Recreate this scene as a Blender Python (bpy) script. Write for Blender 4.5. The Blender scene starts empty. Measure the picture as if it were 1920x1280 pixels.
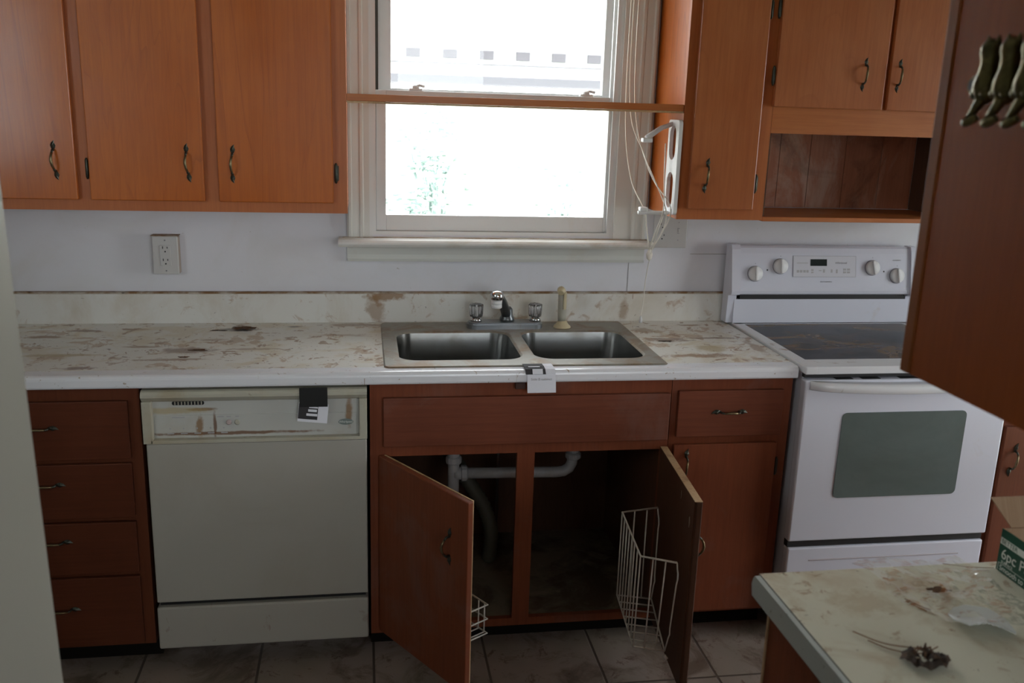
import bpy, bmesh, math, random
from mathutils import Vector, Matrix, noise
random.seed(7)
PI = math.pi
SC = bpy.context.scene
COL = SC.collection

# ---------------------------------------------------------------- camera, sky, light, exposure
cam_d = bpy.data.cameras.new('camera'); cam = bpy.data.objects.new('camera', cam_d); COL.objects.link(cam)
rgt = Vector((0.98742079, -0.15504586, 0.03099951)); upv = Vector((0.00841682, 0.24732213, 0.96889675)); fwd = Vector((0.1578903, 0.95644788, -0.24551601))
M = Matrix((rgt, upv, -fwd)).transposed().to_4x4(); M.translation = Vector((-0.17152, -3.16398, 1.64837))
cam.matrix_world = M
cam_d.sensor_width = 36; cam_d.lens = 36 * 1734.55 / 1920
cam_d.clip_start = 0.05
cam_d.dof.use_dof = True; cam_d.dof.focus_distance = 2.7; cam_d.dof.aperture_fstop = 5.0
SC.camera = cam
SC.view_settings.view_transform = 'Standard'; SC.view_settings.look = 'None'
SC.view_settings.gamma = 1; SC.view_settings.use_curve_mapping = False
SC.view_settings.exposure = 0.64
w = bpy.data.worlds.new('overcast_sky'); SC.world = w; w.use_nodes = True
bg = w.node_tree.nodes['Background']; bg.inputs[0].default_value = (0.90, 0.94, 1.0, 1); bg.inputs[1].default_value = 5.6
w.cycles.sampling_method = 'AUTOMATIC'
sun_d = bpy.data.lights.new('sun', 'SUN'); sun_d.energy = 14; sun_d.angle = .02; sun_d.color = (1, .97, .92)
sun = bpy.data.objects.new('sun', sun_d); COL.objects.link(sun)
sun.rotation_euler = Vector((.04, .58, -.81)).to_track_quat('-Z', 'Y').to_euler(); sun.location = (0, -8, 12)
def portal(name, loc, rot, sx, sy):
    L = bpy.data.lights.new(name, 'AREA'); L.shape = 'RECTANGLE'; L.size = sx; L.size_y = sy
    L.cycles.is_portal = True
    o = bpy.data.objects.new(name, L); COL.objects.link(o); o.location = loc; o.rotation_euler = rot
# openings of the room (portals only guide the daylight sampling, they give no light themselves)
WIN = (-0.155, 0.70, 1.215, 2.20)          # sink window  x0 x1 z0 z1
REAR = (0.1, 2.3, 1.15, 2.2)             # unseen window added behind the camera for front fill daylight
RDOOR = (-1.90, -0.80, 0.03, 2.05)          # glazed door in right wall (y0 y1 z0 z1)
LWIN = (-4.7, -2.5, 1.2, 2.36)             # left wall window
XL, XR, YR, ZC = -2.3, 3.2, -5.4, 2.44
portal('daylight_portal', (.27, .125, 1.7), (-PI/2, 0, 0), .84, .97)
portal('daylight_portal', ((REAR[0]+REAR[1])/2, YR-.13, (REAR[2]+REAR[3])/2), (PI/2, 0, 0), REAR[1]-REAR[0], REAR[3]-REAR[2])
portal('daylight_portal', (XR+.13, (RDOOR[0]+RDOOR[1])/2, (RDOOR[2]+RDOOR[3])/2), (0, PI/2, 0), RDOOR[3]-RDOOR[2], RDOOR[1]-RDOOR[0])
portal('daylight_portal', (XL-.13, (LWIN[0]+LWIN[1])/2, (LWIN[2]+LWIN[3])/2), (0, -PI/2, 0), LWIN[3]-LWIN[2], LWIN[1]-LWIN[0])

# ---------------------------------------------------------------- materials
def newmat(name):
    m = bpy.data.materials.new(name); m.use_nodes = True
    nt = m.node_tree; b = nt.nodes['Principled BSDF']
    return m, nt, b
def coords(nt, scale=(1, 1, 1), off=(0, 0, 0)):
    tc = nt.nodes.new('ShaderNodeTexCoord'); mp = nt.nodes.new('ShaderNodeMapping')
    mp.inputs['Scale'].default_value = scale; mp.inputs['Location'].default_value = off
    nt.links.new(tc.outputs['Object'], mp.inputs[0]); return mp.outputs[0]
def noisev(nt, vec, scale, detail=4, rough=.6, dist=0.):
    n = nt.nodes.new('ShaderNodeTexNoise'); n.inputs['Scale'].default_value = scale; n.inputs['Detail'].default_value = detail
    n.inputs['Roughness'].default_value = rough; n.inputs['Distortion'].default_value = dist
    nt.links.new(vec, n.inputs['Vector']); return n
def ramp(nt, v, lo, hi, a=0., b=1.):
    r = nt.nodes.new('ShaderNodeMapRange'); r.inputs[1].default_value = lo; r.inputs[2].default_value = hi
    r.inputs[3].default_value = a; r.inputs[4].default_value = b; r.clamp = True
    nt.links.new(v, r.inputs[0]); return r.outputs[0]
def mix(nt, f, a, b):
    x = nt.nodes.new('ShaderNodeMix'); x.data_type = 'RGBA'
    if isinstance(f, float): x.inputs[0].default_value = f
    else: nt.links.new(f, x.inputs[0])
    for s, v in ((6, a), (7, b)):
        if isinstance(v, tuple): x.inputs[s].default_value = (*v[:3], 1)
        else: nt.links.new(v, x.inputs[s])
    return x.outputs[2]
def mth(nt, op, a, b=None):
    n = nt.nodes.new('ShaderNodeMath'); n.operation = op
    for i, v in enumerate((a, b)):
        if v is None: continue
        if isinstance(v, (int, float)): n.inputs[i].default_value = v
        else: nt.links.new(v, n.inputs[i])
    return n.outputs[0]
def mat(name, col, rough=.5, layers=(), blobs=(), spec=.5, metal=0., bump=None, coat=0., lines=()):
    """layers: (colour, scale, lo, hi, stretch, strength); blobs: (colour, (x,y,z), (rx,ry,rz), noise, strength)"""
    m, nt, b = newmat(name)
    b.inputs['Roughness'].default_value = rough; b.inputs['Metallic'].default_value = metal
    b.inputs['Specular IOR Level'].default_value = spec; b.inputs['Coat Weight'].default_value = coat; b.inputs['Coat Roughness'].default_value = .25
    c = tuple(col)
    for i, (lc, sc, lo, hi, st, k) in enumerate(layers):
        n = noisev(nt, coords(nt, st, (i*3.7, i*1.3, i*2.1)), sc, 6, .65, .6)
        c = mix(nt, ramp(nt, n.outputs[0], lo, hi, 0, k), c, lc)
    for i, (lc, p, r, nz, k) in enumerate(blobs):
        v = coords(nt, (1/r[0], 1/r[1], 1/r[2]), (-p[0]/r[0], -p[1]/r[1], -p[2]/r[2]))
        n = noisev(nt, coords(nt, (1, 1, 1), (i*1.9, i, 0)), 22, 5, .7)
        sub = nt.nodes.new('ShaderNodeVectorMath'); sub.operation = 'SUBTRACT'; nt.links.new(n.outputs[1], sub.inputs[0]); sub.inputs[1].default_value = (.5, .5, .5)
        scl = nt.nodes.new('ShaderNodeVectorMath'); scl.operation = 'SCALE'; nt.links.new(sub.outputs[0], scl.inputs[0]); scl.inputs['Scale'].default_value = nz
        add = nt.nodes.new('ShaderNodeVectorMath'); nt.links.new(v, add.inputs[0]); nt.links.new(scl.outputs[0], add.inputs[1])
        ln = nt.nodes.new('ShaderNodeVectorMath'); ln.operation = 'LENGTH'; nt.links.new(add.outputs[0], ln.inputs[0])
        c = mix(nt, ramp(nt, ln.outputs['Value'], 1.0, .55, 0, k), c, lc)
    if isinstance(c, tuple): b.inputs['Base Color'].default_value = (*c, 1)
    else: nt.links.new(c, b.inputs['Base Color'])
    if bump:
        n = noisev(nt, coords(nt, bump[2] if len(bump) > 2 else (1, 1, 1)), bump[0], 5)
        bp = nt.nodes.new('ShaderNodeBump'); bp.inputs['Strength'].default_value = bump[1]; bp.inputs['Distance'].default_value = .01
        nt.links.new(n.outputs[0], bp.inputs['Height']); nt.links.new(bp.outputs[0], b.inputs['Normal'])
    return m
def wood(name, base, dark, light, rough=.38, horiz=False, fig=.5, seed=0., extra=(), coat=0., spec=.4):
    m, nt, b = newmat(name)
    st = (1, 1, .16) if not horiz else (.16, 1, 1)
    v = coords(nt, st, (seed, seed*.7, seed*.3))
    big = noisev(nt, v, 2.6, 3, .5, 1.5)
    # cathedral figure: rings of a distorted field
    rings = mth(nt, 'FRACT', mth(nt, 'MULTIPLY', big.outputs[0], 13.0))
    ring = ramp(nt, rings, .0, .16, 1, 0)
    fine = noisev(nt, coords(nt, (60, 60, 2.2) if not horiz else (2.2, 60, 60), (seed, 0, 0)), 2, 4, .7)
    blot = noisev(nt, coords(nt, (1, 1, .6), (seed*2, 3, 1)), 5, 3, .6)
    c = mix(nt, ramp(nt, blot.outputs[0], .35, .7), base, light)
    c = mix(nt, ramp(nt, fine.outputs[0], .4, .75, 0, .45), c, dark)
    gate = noisev(nt, coords(nt, (1, 1, .5), (seed*3, 0, 7)), 2.5, 2)
    f2 = mth(nt, 'MULTIPLY', ring, ramp(nt, gate.outputs[0], .45, .62, 0, fig))
    c = mix(nt, f2, c, dark)
    for i, (lc, sc, lo, hi, stt, k) in enumerate(extra):
        n = noisev(nt, coords(nt, stt, (i*3.7+seed, i*1.3, i*2.1)), sc, 6, .65, .6)
        c = mix(nt, ramp(nt, n.outputs[0], lo, hi, 0, k), c, lc)
    nt.links.new(c, b.inputs['Base Color'])
    nt.links.new(ramp(nt, blot.outputs[0], .3, .7, rough-.06, rough+.12), b.inputs['Roughness'])
    b.inputs['Specular IOR Level'].default_value = spec
    b.inputs['Coat Weight'].default_value = coat; b.inputs['Coat Roughness'].default_value = .16
    bp = nt.nodes.new('ShaderNodeBump'); bp.inputs['Strength'].default_value = .06; bp.inputs['Distance'].default_value = .004
    nt.links.new(fine.outputs[0], bp.inputs['Height']); nt.links.new(bp.outputs[0], b.inputs['Normal'])
    return m
def glassy(name, tint=(1, 1, 1), rough=.02, k=1.0, gl=(1, 1, 1), base=.0):
    m, nt, b = newmat(name); nt.nodes.remove(b); out = nt.nodes['Material Output']
    t = nt.nodes.new('ShaderNodeBsdfTransparent'); t.inputs[0].default_value = (*tint, 1)
    g = nt.nodes.new('ShaderNodeBsdfGlossy'); g.inputs['Roughness'].default_value = rough; g.inputs[0].default_value = (*gl, 1)
    f = nt.nodes.new('ShaderNodeFresnel'); f.inputs[0].default_value = 1.45
    mm = mth(nt, 'ADD', mth(nt, 'MULTIPLY', f.outputs[0], k), base)
    x = nt.nodes.new('ShaderNodeMixShader'); nt.links.new(mm, x.inputs[0]); nt.links.new(t.outputs[0], x.inputs[1]); nt.links.new(g.outputs[0], x.inputs[2])
    nt.links.new(x.outputs[0], out.inputs[0]); return m

BR = (.16, .06, .018); BR2 = (.26, .13, .04); DK = (.05, .02, .01); YL = (.45, .34, .15)
GRIME = [(BR2, 6, .56, .72, (1, 1, 1), .6)]
upper_wood = wood('honey_birch', (.45, .105, .008), (.28, .056, .005), (.50, .128, .012), .34, fig=.5, coat=.42)
upper_wood_r = wood('honey_birch_darker', (.40, .12, .040), (.27, .072, .024), (.45, .15, .05), .34, fig=.2, seed=4, coat=.3)
frame_wood = wood('honey_birch_frame', (.42, .12, .034), (.29, .075, .02), (.47, .145, .042), .38, fig=.15, seed=9)
rail_wood = wood('honey_birch_rail', (.44, .14, .042), (.30, .08, .024), (.5, .17, .05), .38, True, .15, seed=5)
red_wood = wood('red_stained_birch', (.185, .050, .022), (.115, .030, .013), (.22, .060, .025), .42, fig=.2, spec=.22, seed=2, extra=[((.20, .12, .10), 4, .52, .68, (1, 1, 1), .35)])
red_rail = wood('red_stained_rail', (.145, .042, .022), (.09, .024, .011), (.18, .05, .024), .42, True, .2, spec=.22, seed=7, extra=[((.20, .12, .10), 4, .52, .68, (1, 1, 1), .35)])
brown_panel = wood('brown_panel_wood', (.32, .070, .008), (.21, .046, .006), (.36, .085, .010), .5, fig=.2, seed=12, spec=.18)
raw_wood = wood('raw_door_edge', (.50, .32, .17), (.30, .17, .085), (.58, .40, .24), .7, fig=.1, seed=3, extra=[(BR, 12, .5, .7, (1, 1, 1), .7)])
toe_mat = mat('toe_kick_shadow', (.012, .010, .008), .95, spec=.05)  # black colour stands in for the shadow under the cabinets
shaded_wood = wood('red_birch_shaded', (.125, .036, .016), (.08, .022, .010), (.15, .042, .018), .42, fig=.2, spec=.2, seed=19)  # darker copy of the red wood, shade put into the colour
shaded_rail = wood('red_rail_shaded', (.095, .026, .012), (.06, .015, .007), (.12, .032, .014), .42, True, .2, spec=.2, seed=17)  # drawer fronts: red rail darkened to carry the shading
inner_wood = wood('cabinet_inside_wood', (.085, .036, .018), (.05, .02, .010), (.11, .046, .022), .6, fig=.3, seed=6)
niche_wood = wood('niche_board_wood', (.40, .14, .07), (.25, .08, .04), (.46, .2, .12), .4, fig=.2, seed=8, extra=[((.55, .38, .3), 7, .50, .62, (1, 1, .4), .6), ((.12, .05, .03), 5, .55, .68, (1, 1, 1), .6)])
wall_paint = mat('wall_paint', (.70, .70, .745), .6, [((.62, .60, .58), 3, .5, .68, (1, 1, 1), .4), ((.30, .25, .18), 55, .70, .73, (1, 1, 1), .6)], bump=(60, .04))
white_trim = mat('white_trim_paint', (.64, .64, .60), .4, [((.55, .46, .33), 5, .58, .8, (1, 1, 1), .35)])
white_sash = mat('white_sash_paint', (.70, .70, .69), .4, [((.6, .5, .4), 6, .62, .8, (1, 1, 1), .3)])
stool_paint = mat('dirty_stool_paint', (.70, .69, .66), .4, [((.45, .33, .18), 9, .5, .7, (.5, 1, 1), .5), (DK, 60, .74, .8, (1, 1, 1), .8)])
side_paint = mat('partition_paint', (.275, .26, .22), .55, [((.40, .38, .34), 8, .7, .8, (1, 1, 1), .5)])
ceil_paint = mat('ceiling_paint', (.75, .75, .73), .8)
room_paint = mat('room_paint', (.50, .50, .48), .7)
CT = []
for (bx, by, rx, ry, c, nz, k) in [(-.695, -.375, .085, .045, BR, 1.8, .75), (-.58, -.115, .075, .028, DK, 1.5, .8), (-1.15, -.20, .06, .022, BR2, 1.5, .9), (-.95, -.56, .05, .02, BR, 1.8, .8),
        (-.84, -.33, .07, .015, BR2, 1.6, .8), (-.63, -.25, .05, .02, BR2, 2, .6), (-.50, -.37, .11, .014, BR2, 2.5, .6), (-1.05, -.42, .12, .02, YL, 1.8, .8), (-.72, -.48, .12, .014, BR2, 2.5, .75),
        (-.25, -.2, .12, .02, BR2, 2.2, .45), (.82, -.30, .10, .03, BR, 2.2, .8), (1.0, -.28, .13, .012, BR, 2., .75), (.86, -.50, .12, .03, BR2, 2.6, .8), (1.09, -.40, .022, .10, BR2, 2.4, .7),
        (.93, -.42, .06, .05, YL, 1.6, .7), (.98, -.09, .05, .015, BR2, 1.6, .8), (-.20, -.06, .12, .03, BR2, 1.8, .7), (.78, -.16, .04, .05, BR2, 2.2, .6), (-1.05, -.12, .06, .018, BR, 1.6, .8), (-.4, -.08, .03, .012, DK, 1.6, .8)]:
    CT.append((c, (bx, by, .038), (rx, ry, .03), nz, k))
counter_lam = mat('stained_white_laminate', (.74, .725, .67), .30, [((.60, .50, .31), 7, .50, .62, (.8, 1, 1), .6), ((.38, .20, .06), 11, .575, .60, (.9, .9, 1), .6), ((.26, .12, .035), 22, .595, .62, (.9, .9, 1), .8), ((.12, .06, .03), 40, .635, .67, (1, 1, 1), .85), (DK, 95, .67, .70, (1, 1, 1), .9)], CT, coat=.2)
edge_lam = mat('white_laminate_edge', (.76, .76, .80), .25, [((.30, .2, .1), 50, .64, .68, (1, 1, 1), .8)], coat=.3)
splash_lam = mat('backsplash_laminate', (.70, .69, .655), .35, [((.50, .42, .30), 4, .48, .66, (1, 1, .6), .5), ((.36, .22, .12), 16, .58, .66, (1, 1, 1), .6), (DK, 60, .67, .70, (1, 1, 1), .8)],
                 [(BR2, (-.13, 0, .08), (.04, .1, .07), 2., .6), (BR2, (-.1, 0, .13), (.09, .1, .02), 2., .8), (BR2, (.75, 0, .09), (.02, .1, .05), 2, .5)])
grime = mat('rusty_grime', (.22, .12, .05), .8, [((.52, .47, .40), 14, .42, .62, (1, 1, 1), .9), (DK, 20, .6, .7, (1, 1, 1), .8)])
pen_lam = mat('peninsula_laminate', (.66, .65, .54), .35, [((.42, .31, .19), 7, .5, .64, (1, 1, 1), .5), ((.30, .17, .08), 24, .60, .65, (1, 1, 1), .6), (DK, 60, .665, .69, (1, 1, 1), .8)],
              [((.38, .22, .11), (.70, -1.92, .038), (.07, .03, .03), 2, .55), (BR2, (.80, -2.10, .038), (.03, .025, .03), 1.6, .7), ((.38, .27, .14), (.6, -1.97, .038), (.07, .05, .03), 2.4, .4)], coat=.15)
pen_edge = mat('peninsula_white_edge', (.46, .50, .49), .35, [(DK, 60, .64, .67, (1, 1, 1), .7), ((.4, .28, .16), 10, .62, .75, (1, 1, 1), .5)])
dark_line = mat('dark_glue_line', (.05, .045, .035), .7)
dw_white = mat('dishwasher_enamel', (.40, .38, .335), .42, [((.34, .30, .24), 3, .5, .7, (1, 1, 1), .4)], bump=(120, .02))
dw_ctrl = mat('dishwasher_control_plastic', (.46, .44, .36), .38, [((.38, .29, .17), 6, .47, .64, (1, 1, .6), .5), (BR, 26, .62, .68, (1, 1, .5), .5)])
dw_kick = mat('dishwasher_kick_enamel', (.40, .375, .33), .42, [(BR, 14, .60, .66, (1, 1, .6), .35)])
range_white = mat('range_white_enamel', (.64, .65, .73), .22, [((.5, .42, .33), 7, .66, .8, (1, 1, 1), .4)], coat=.3)
range_edge = mat('range_top_enamel', (.68, .68, .70), .22, [(BR2, 12, .60, .70, (1, 1, 1), .7)], coat=.3)
cook_glass = mat('cooktop_glass', (.006, .0065, .008), .26, [((.14, .085, .038), 5, .50, .57, (.55, 1.3, 1), .9), ((.06, .06, .078), 4, .50, .58, (1, 1.6, 1), .8), ((.10, .05, .02), 18, .58, .63, (1, 1, 1), .8)], spec=.12)
oven_glass = mat('oven_window_glass', (.12, .155, .15), .12, [((.085, .11, .10), 2.5, .4, .7, (1, 1, 1), .8)], spec=.6)
black = mat('black_plastic', (.012, .012, .012), .5)
lcd = mat('display_glass', (.012, .018, .018), .15)
tape = mat('black_tape', (.008, .008, .008), .75)
paper = mat('white_paper', (.74, .74, .80), .8)
ink = mat('dark_print', (.035, .032, .035), .8)
grey_ink = mat('grey_print', (.28, .27, .30), .8)
faint_ink = mat('faint_print', (.42, .41, .42), .8)
steel = mat('sink_steel', (.50, .49, .47), .34, [((.30, .22, .14), 6, .56, .75, (1, 1, 1), .55)], metal=1.)
steel_rim = mat('sink_rim_steel', (.30, .285, .25), .45, [((.24, .15, .08), 8, .47, .62, (1, 1, 1), .75), ((.42, .40, .32), 22, .57, .66, (1, 1, 1), .5)], metal=.4)
bowl_steel = mat('sink_bowl_steel', (.27, .275, .27), .24, [((.12, .10, .07), 5, .46, .65, (1, 1, 1), .6)], metal=.95)
chrome = mat('chrome', (.62, .64, .66), .12, metal=1.)
dull_chrome = mat('dull_chrome', (.34, .36, .38), .32, [((.3, .26, .2), 30, .55, .7, (1, 1, 1), .5)], metal=.9)
acrylic = mat('clear_acrylic', (1, 1, 1), .04); acrylic.node_tree.nodes['Principled BSDF'].inputs['Transmission Weight'].default_value = .96
cream = mat('cream_plastic', (.58, .50, .32), .45, [((.42, .32, .15), 20, .5, .7, (1, 1, 1), .5)])
cream_grey = mat('greyed_plastic', (.42, .40, .33), .5)
ivory = mat('ivory_plastic', (.55, .54, .53), .4, [((.45, .38, .3), 12, .6, .75, (1, 1, 1), .4)])
white_pl = mat('white_plastic', (.74, .74, .74), .4)
cord_m = mat('blind_cord', (.82, .78, .70), .8)
antique = mat('antique_pewter', (.055, .058, .045), .38, [((.12, .12, .09), 60, .5, .7, (1, 1, 1), .6)], metal=.7)
brass = mat('worn_brass', (.20, .155, .085), .38, metal=.9)
cat_brass = mat('aged_brass', (.16, .135, .055), .36, [((.045, .04, .018), 40, .45, .65, (1, 1, 1), .9)], metal=.75)
pvc = mat('white_pvc', (.42, .41, .42), .4, [((.30, .27, .22), 16, .5, .7, (1, 1, 1), .5)])
hose_m = mat('grey_hose', (.075, .07, .05), .6)
wire_m = mat('white_coated_wire', (.66, .64, .60), .4)
cabinet_floor = mat('stained_cabinet_floor', (.20, .16, .115), .8, [((.07, .045, .025), 5, .45, .62, (1, 1, 1), .9), ((.34, .29, .22), 11, .58, .7, (1, 1, 1), .5)])
cardboard = mat('corrugated_cardboard', (.36, .24, .15), .85, [((.30, .19, .11), 3, .4, .6, (60, 1, 1), .6)])
green_print = mat('green_printed_card', (.010, .085, .052), .45)
navy_print = mat('navy_printed_card', (.012, .03, .09), .45)
label_white = mat('white_print', (.80, .84, .80), .5)
leaf_m = mat('dry_leaf', (.035, .022, .014), .8, [((.12, .06, .03), 30, .5, .65, (1, 1, 1), .8)], bump=(80, .5))
leaf_m2 = mat('dry_brown_leaf', (.13, .06, .025), .8, [((.05, .025, .012), 60, .45, .6, (1, 1, 1), .8)], bump=(80, .5))
needle_m = mat('dry_needle', (.19, .085, .03), .7)
film = glassy('clear_film', (.985, .985, .97), .06, .34, base=.0)
film_white = mat('whitish_film', (.60, .63, .62), .25, spec=.7)
pane = glassy('window_glass', (.98, .99, .98), .0, .4)
siding = mat('white_siding', (.95, .95, .95), .8)
soffit_m = mat('pale_soffit', (.15, .145, .16), .8)
dentil_m = mat('grey_dentil', (.135, .125, .14), .8)
bush_m = mat('green_leaves', (.29, .37, .34), .6)
grass_m = mat('lawn', (.16, .19, .12), .9, [((.25, .25, .2), 3, .4, .7, (1, 1, 1), .6)])

def tile_mat():
    m, nt, b = newmat('stained_floor_tile')
    tc = nt.nodes.new('ShaderNodeTexCoord'); sp = nt.nodes.new('ShaderNodeSeparateXYZ'); nt.links.new(tc.outputs['Object'], sp.inputs[0])
    def grout(ch, off):
        f = mth(nt, 'FRACT', mth(nt, 'DIVIDE', mth(nt, 'SUBTRACT', ch, off), .3415))
        d = mth(nt, 'ABSOLUTE', mth(nt, 'SUBTRACT', f, .5))
        return ramp(nt, d, .486, .492)
    g = mth(nt, 'MAXIMUM', grout(sp.outputs[0], .191), grout(sp.outputs[1], -.835))
    v = coords(nt)
    n1 = noisev(nt, v, 5, 6, .7, .8); n2 = noisev(nt, v, 13, 6, .75, .5); n3 = noisev(nt, v, 2.2, 3, .5)
    c = mix(nt, ramp(nt, n3.outputs[0], .4, .65), (.32, .25, .22), (.20, .17, .13))
    c = mix(nt, ramp(nt, n1.outputs[0], .5, .62, 0, .75), c, (.12, .08, .055))
    c = mix(nt, ramp(nt, n2.outputs[0], .57, .64, 0, .8), c, (.11, .055, .04))
    c = mix(nt, g, c, (.10, .075, .06))
    nt.links.new(c, b.inputs['Base Color']); b.inputs['Roughness'].default_value = .42
    bp = nt.nodes.new('ShaderNodeBump'); bp.inputs['Strength'].default_value = .4; bp.inputs['Distance'].default_value = .004; bp.invert = True
    nt.links.new(g, bp.inputs['Height']); nt.links.new(bp.outputs[0], b.inputs['Normal'])
    return m
floor_tile = tile_mat()

# ---------------------------------------------------------------- mesh helpers
class MB:
    def __init__(s): s.bm = bmesh.new(); s.mi = 0
    def _tag(s, n0):
        s.bm.faces.ensure_lookup_table()
        for f in s.bm.faces[n0:]: f.material_index = s.mi
    def box(s, x0, x1, y0, y1, z0, z1, b=0., seg=2, M=None):
        n0 = len(s.bm.faces)
        x0, x1 = sorted((x0, x1)); y0, y1 = sorted((y0, y1)); z0, z1 = sorted((z0, z1))
        mt = Matrix.Translation(((x0+x1)/2, (y0+y1)/2, (z0+z1)/2)) @ Matrix.Diagonal((x1-x0, y1-y0, z1-z0, 1))
        if M is not None: mt = M @ mt
        if b <= 0:
            bmesh.ops.create_cube(s.bm, size=1, matrix=mt)
        else:
            t = bmesh.new(); bmesh.ops.create_cube(t, size=1, matrix=mt)
            bmesh.ops.bevel(t, geom=t.edges[:], offset=b, segments=seg, affect='EDGES', profile=.5)
            s.merge(t)
        s._tag(n0); return s
    def merge(s, t, M=None):
        mp = {}
        for v in t.verts: mp[v] = s.bm.verts.new(M @ v.co if M is not None else v.co)
        for f in t.faces:
            try: nf = s.bm.faces.new([mp[v] for v in f.verts]); nf.material_index = s.mi; nf.smooth = f.smooth
            except ValueError: pass
        t.free()
    def tube(s, pts, r, seg=8, cap=True):
        n0 = len(s.bm.faces)
        pts = [Vector(p) for p in pts]; n = len(pts)
        rs = r if isinstance(r, (list, tuple)) else [r]*n
        rings = []; prev = None
        for i, p in enumerate(pts):
            t = (pts[min(i+1, n-1)] - pts[max(i-1, 0)]).normalized()
            if prev is None: a = t.orthogonal().normalized()
            else:
                a = (prev - t*prev.dot(t)); a = a.normalized() if a.length > 1e-6 else t.orthogonal().normalized()
            prev = a; bb = t.cross(a)
            rings.append([s.bm.verts.new(p + (a*math.cos(k*2*PI/seg) + bb*math.sin(k*2*PI/seg))*rs[i]) for k in range(seg)])
        for i in range(n-1):
            for k in range(seg):
                f = s.bm.faces.new((rings[i][k], rings[i][(k+1) % seg], rings[i+1][(k+1) % seg], rings[i+1][k])); f.smooth = True
        if cap:
            s.bm.faces.new(list(reversed(rings[0]))); s.bm.faces.new(rings[-1])
        s._tag(n0); return s
    def lathe(s, prof, c, axis=(0, 0, 1), seg=24, smooth=True):
        """prof: (radius, height) list along axis from c"""
        n0 = len(s.bm.faces)
        ax = Vector(axis).normalized(); a = ax.orthogonal().normalized(); b = ax.cross(a); c = Vector(c)
        rings = []
        for r, h in prof:
            rings.append([s.bm.verts.new(c + ax*h + (a*math.cos(k*2*PI/seg) + b*math.sin(k*2*PI/seg))*max(r, 1e-5)) for k in range(seg)])
        for i in range(len(rings)-1):
            for k in range(seg):
                f = s.bm.faces.new((rings[i][k], rings[i][(k+1) % seg], rings[i+1][(k+1) % seg], rings[i+1][k])); f.smooth = smooth
        s.bm.faces.new(list(reversed(rings[0]))); s.bm.faces.new(rings[-1])
        s._tag(n0); return s
    def prism(s, poly, axis, a, b, smooth=False):
        """poly of 2d points; axis 'x': (y,z) ; 'y': (x,z) ; 'z': (x,y)"""
        n0 = len(s.bm.faces)
        def P(u, v, t): return {'x': (t, u, v), 'y': (u, t, v), 'z': (u, v, t)}[axis]
        A = [s.bm.verts.new(P(u, v, a)) for u, v in poly]; B = [s.bm.verts.new(P(u, v, b)) for u, v in poly]
        s.bm.faces.new(A); s.bm.faces.new(list(reversed(B)))
        n = len(poly)
        for i in range(n):
            f = s.bm.faces.new((A[i], B[i], B[(i+1) % n], A[(i+1) % n])); f.smooth = smooth
        s._tag(n0); return s
    def xform(s, M): bmesh.ops.transform(s.bm, matrix=M, verts=s.bm.verts[:]); return s
    def build(s, name, mats, parent=None, origin=None, recalc=True):
        if recalc: bmesh.ops.recalc_face_normals(s.bm, faces=s.bm.faces[:])
        base = Vector(origin) if origin is not None else Vector((0, 0, 0))
        if parent is not None and origin is None:
            p = parent
            while p is not None: base += p.location; p = p.parent
        bmesh.ops.translate(s.bm, vec=-base, verts=s.bm.verts[:])
        me = bpy.data.meshes.new(name); s.bm.to_mesh(me); s.bm.free()
        for m in (mats if isinstance(mats, (list, tuple)) else [mats]): me.materials.append(m)
        o = bpy.data.objects.new(name, me); COL.objects.link(o)
        if parent is not None: o.parent = parent
        elif origin is not None: o.location = origin
        return o
def thing(name, label, cat, loc=(0, 0, 0), group=None):
    o = bpy.data.objects.new(name, None); COL.objects.link(o); o.location = loc; o.empty_display_size = .05
    o['label'] = label; o['category'] = cat
    if group: o['group'] = group
    return o
def tag(o, label, cat, group=None):
    o['label'] = label; o['category'] = cat
    if group: o['group'] = group
    return o
def struct(o): o['kind'] = 'structure'; return o
def arc(c, r, a0, a1, n): return [(c[0]+r*math.cos(a0+(a1-a0)*i/n), c[1]+r*math.sin(a0+(a1-a0)*i/n)) for i in range(n+1)]
def rrect(x0, x1, y0, y1, r, n=5):
    return arc((x1-r, y1-r), r, 0, PI/2, n) + arc((x0+r, y1-r), r, PI/2, PI, n) + arc((x0+r, y0+r), r, PI, 1.5*PI, n) + arc((x1-r, y0+r), r, 1.5*PI, 2*PI, n)
def text_mb(body, size, M, extrude=.0003, font_shear=0., align='CENTER', bold=0.):
    cu = bpy.data.curves.new('lettering', 'FONT'); cu.body = body; cu.size = size; cu.extrude = extrude; cu.align_x = align; cu.align_y = 'CENTER'; cu.shear = font_shear; cu.offset = bold
    ob = bpy.data.objects.new('lettering', cu); COL.objects.link(ob)
    bpy.context.view_layer.update()
    me = bpy.data.meshes.new_from_object(ob.evaluated_get(bpy.context.evaluated_depsgraph_get()))
    mb = MB(); t = bmesh.new(); t.from_mesh(me); mb.merge(t, M)
    bpy.data.objects.remove(ob); bpy.data.curves.remove(cu); bpy.data.meshes.remove(me)
    return mb
FACE = Matrix.Rotation(PI/2, 4, 'X')      # text lying in xy -> standing, reading from -y
def at(x, y, z): return Matrix.Translation((x, y, z))

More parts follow.
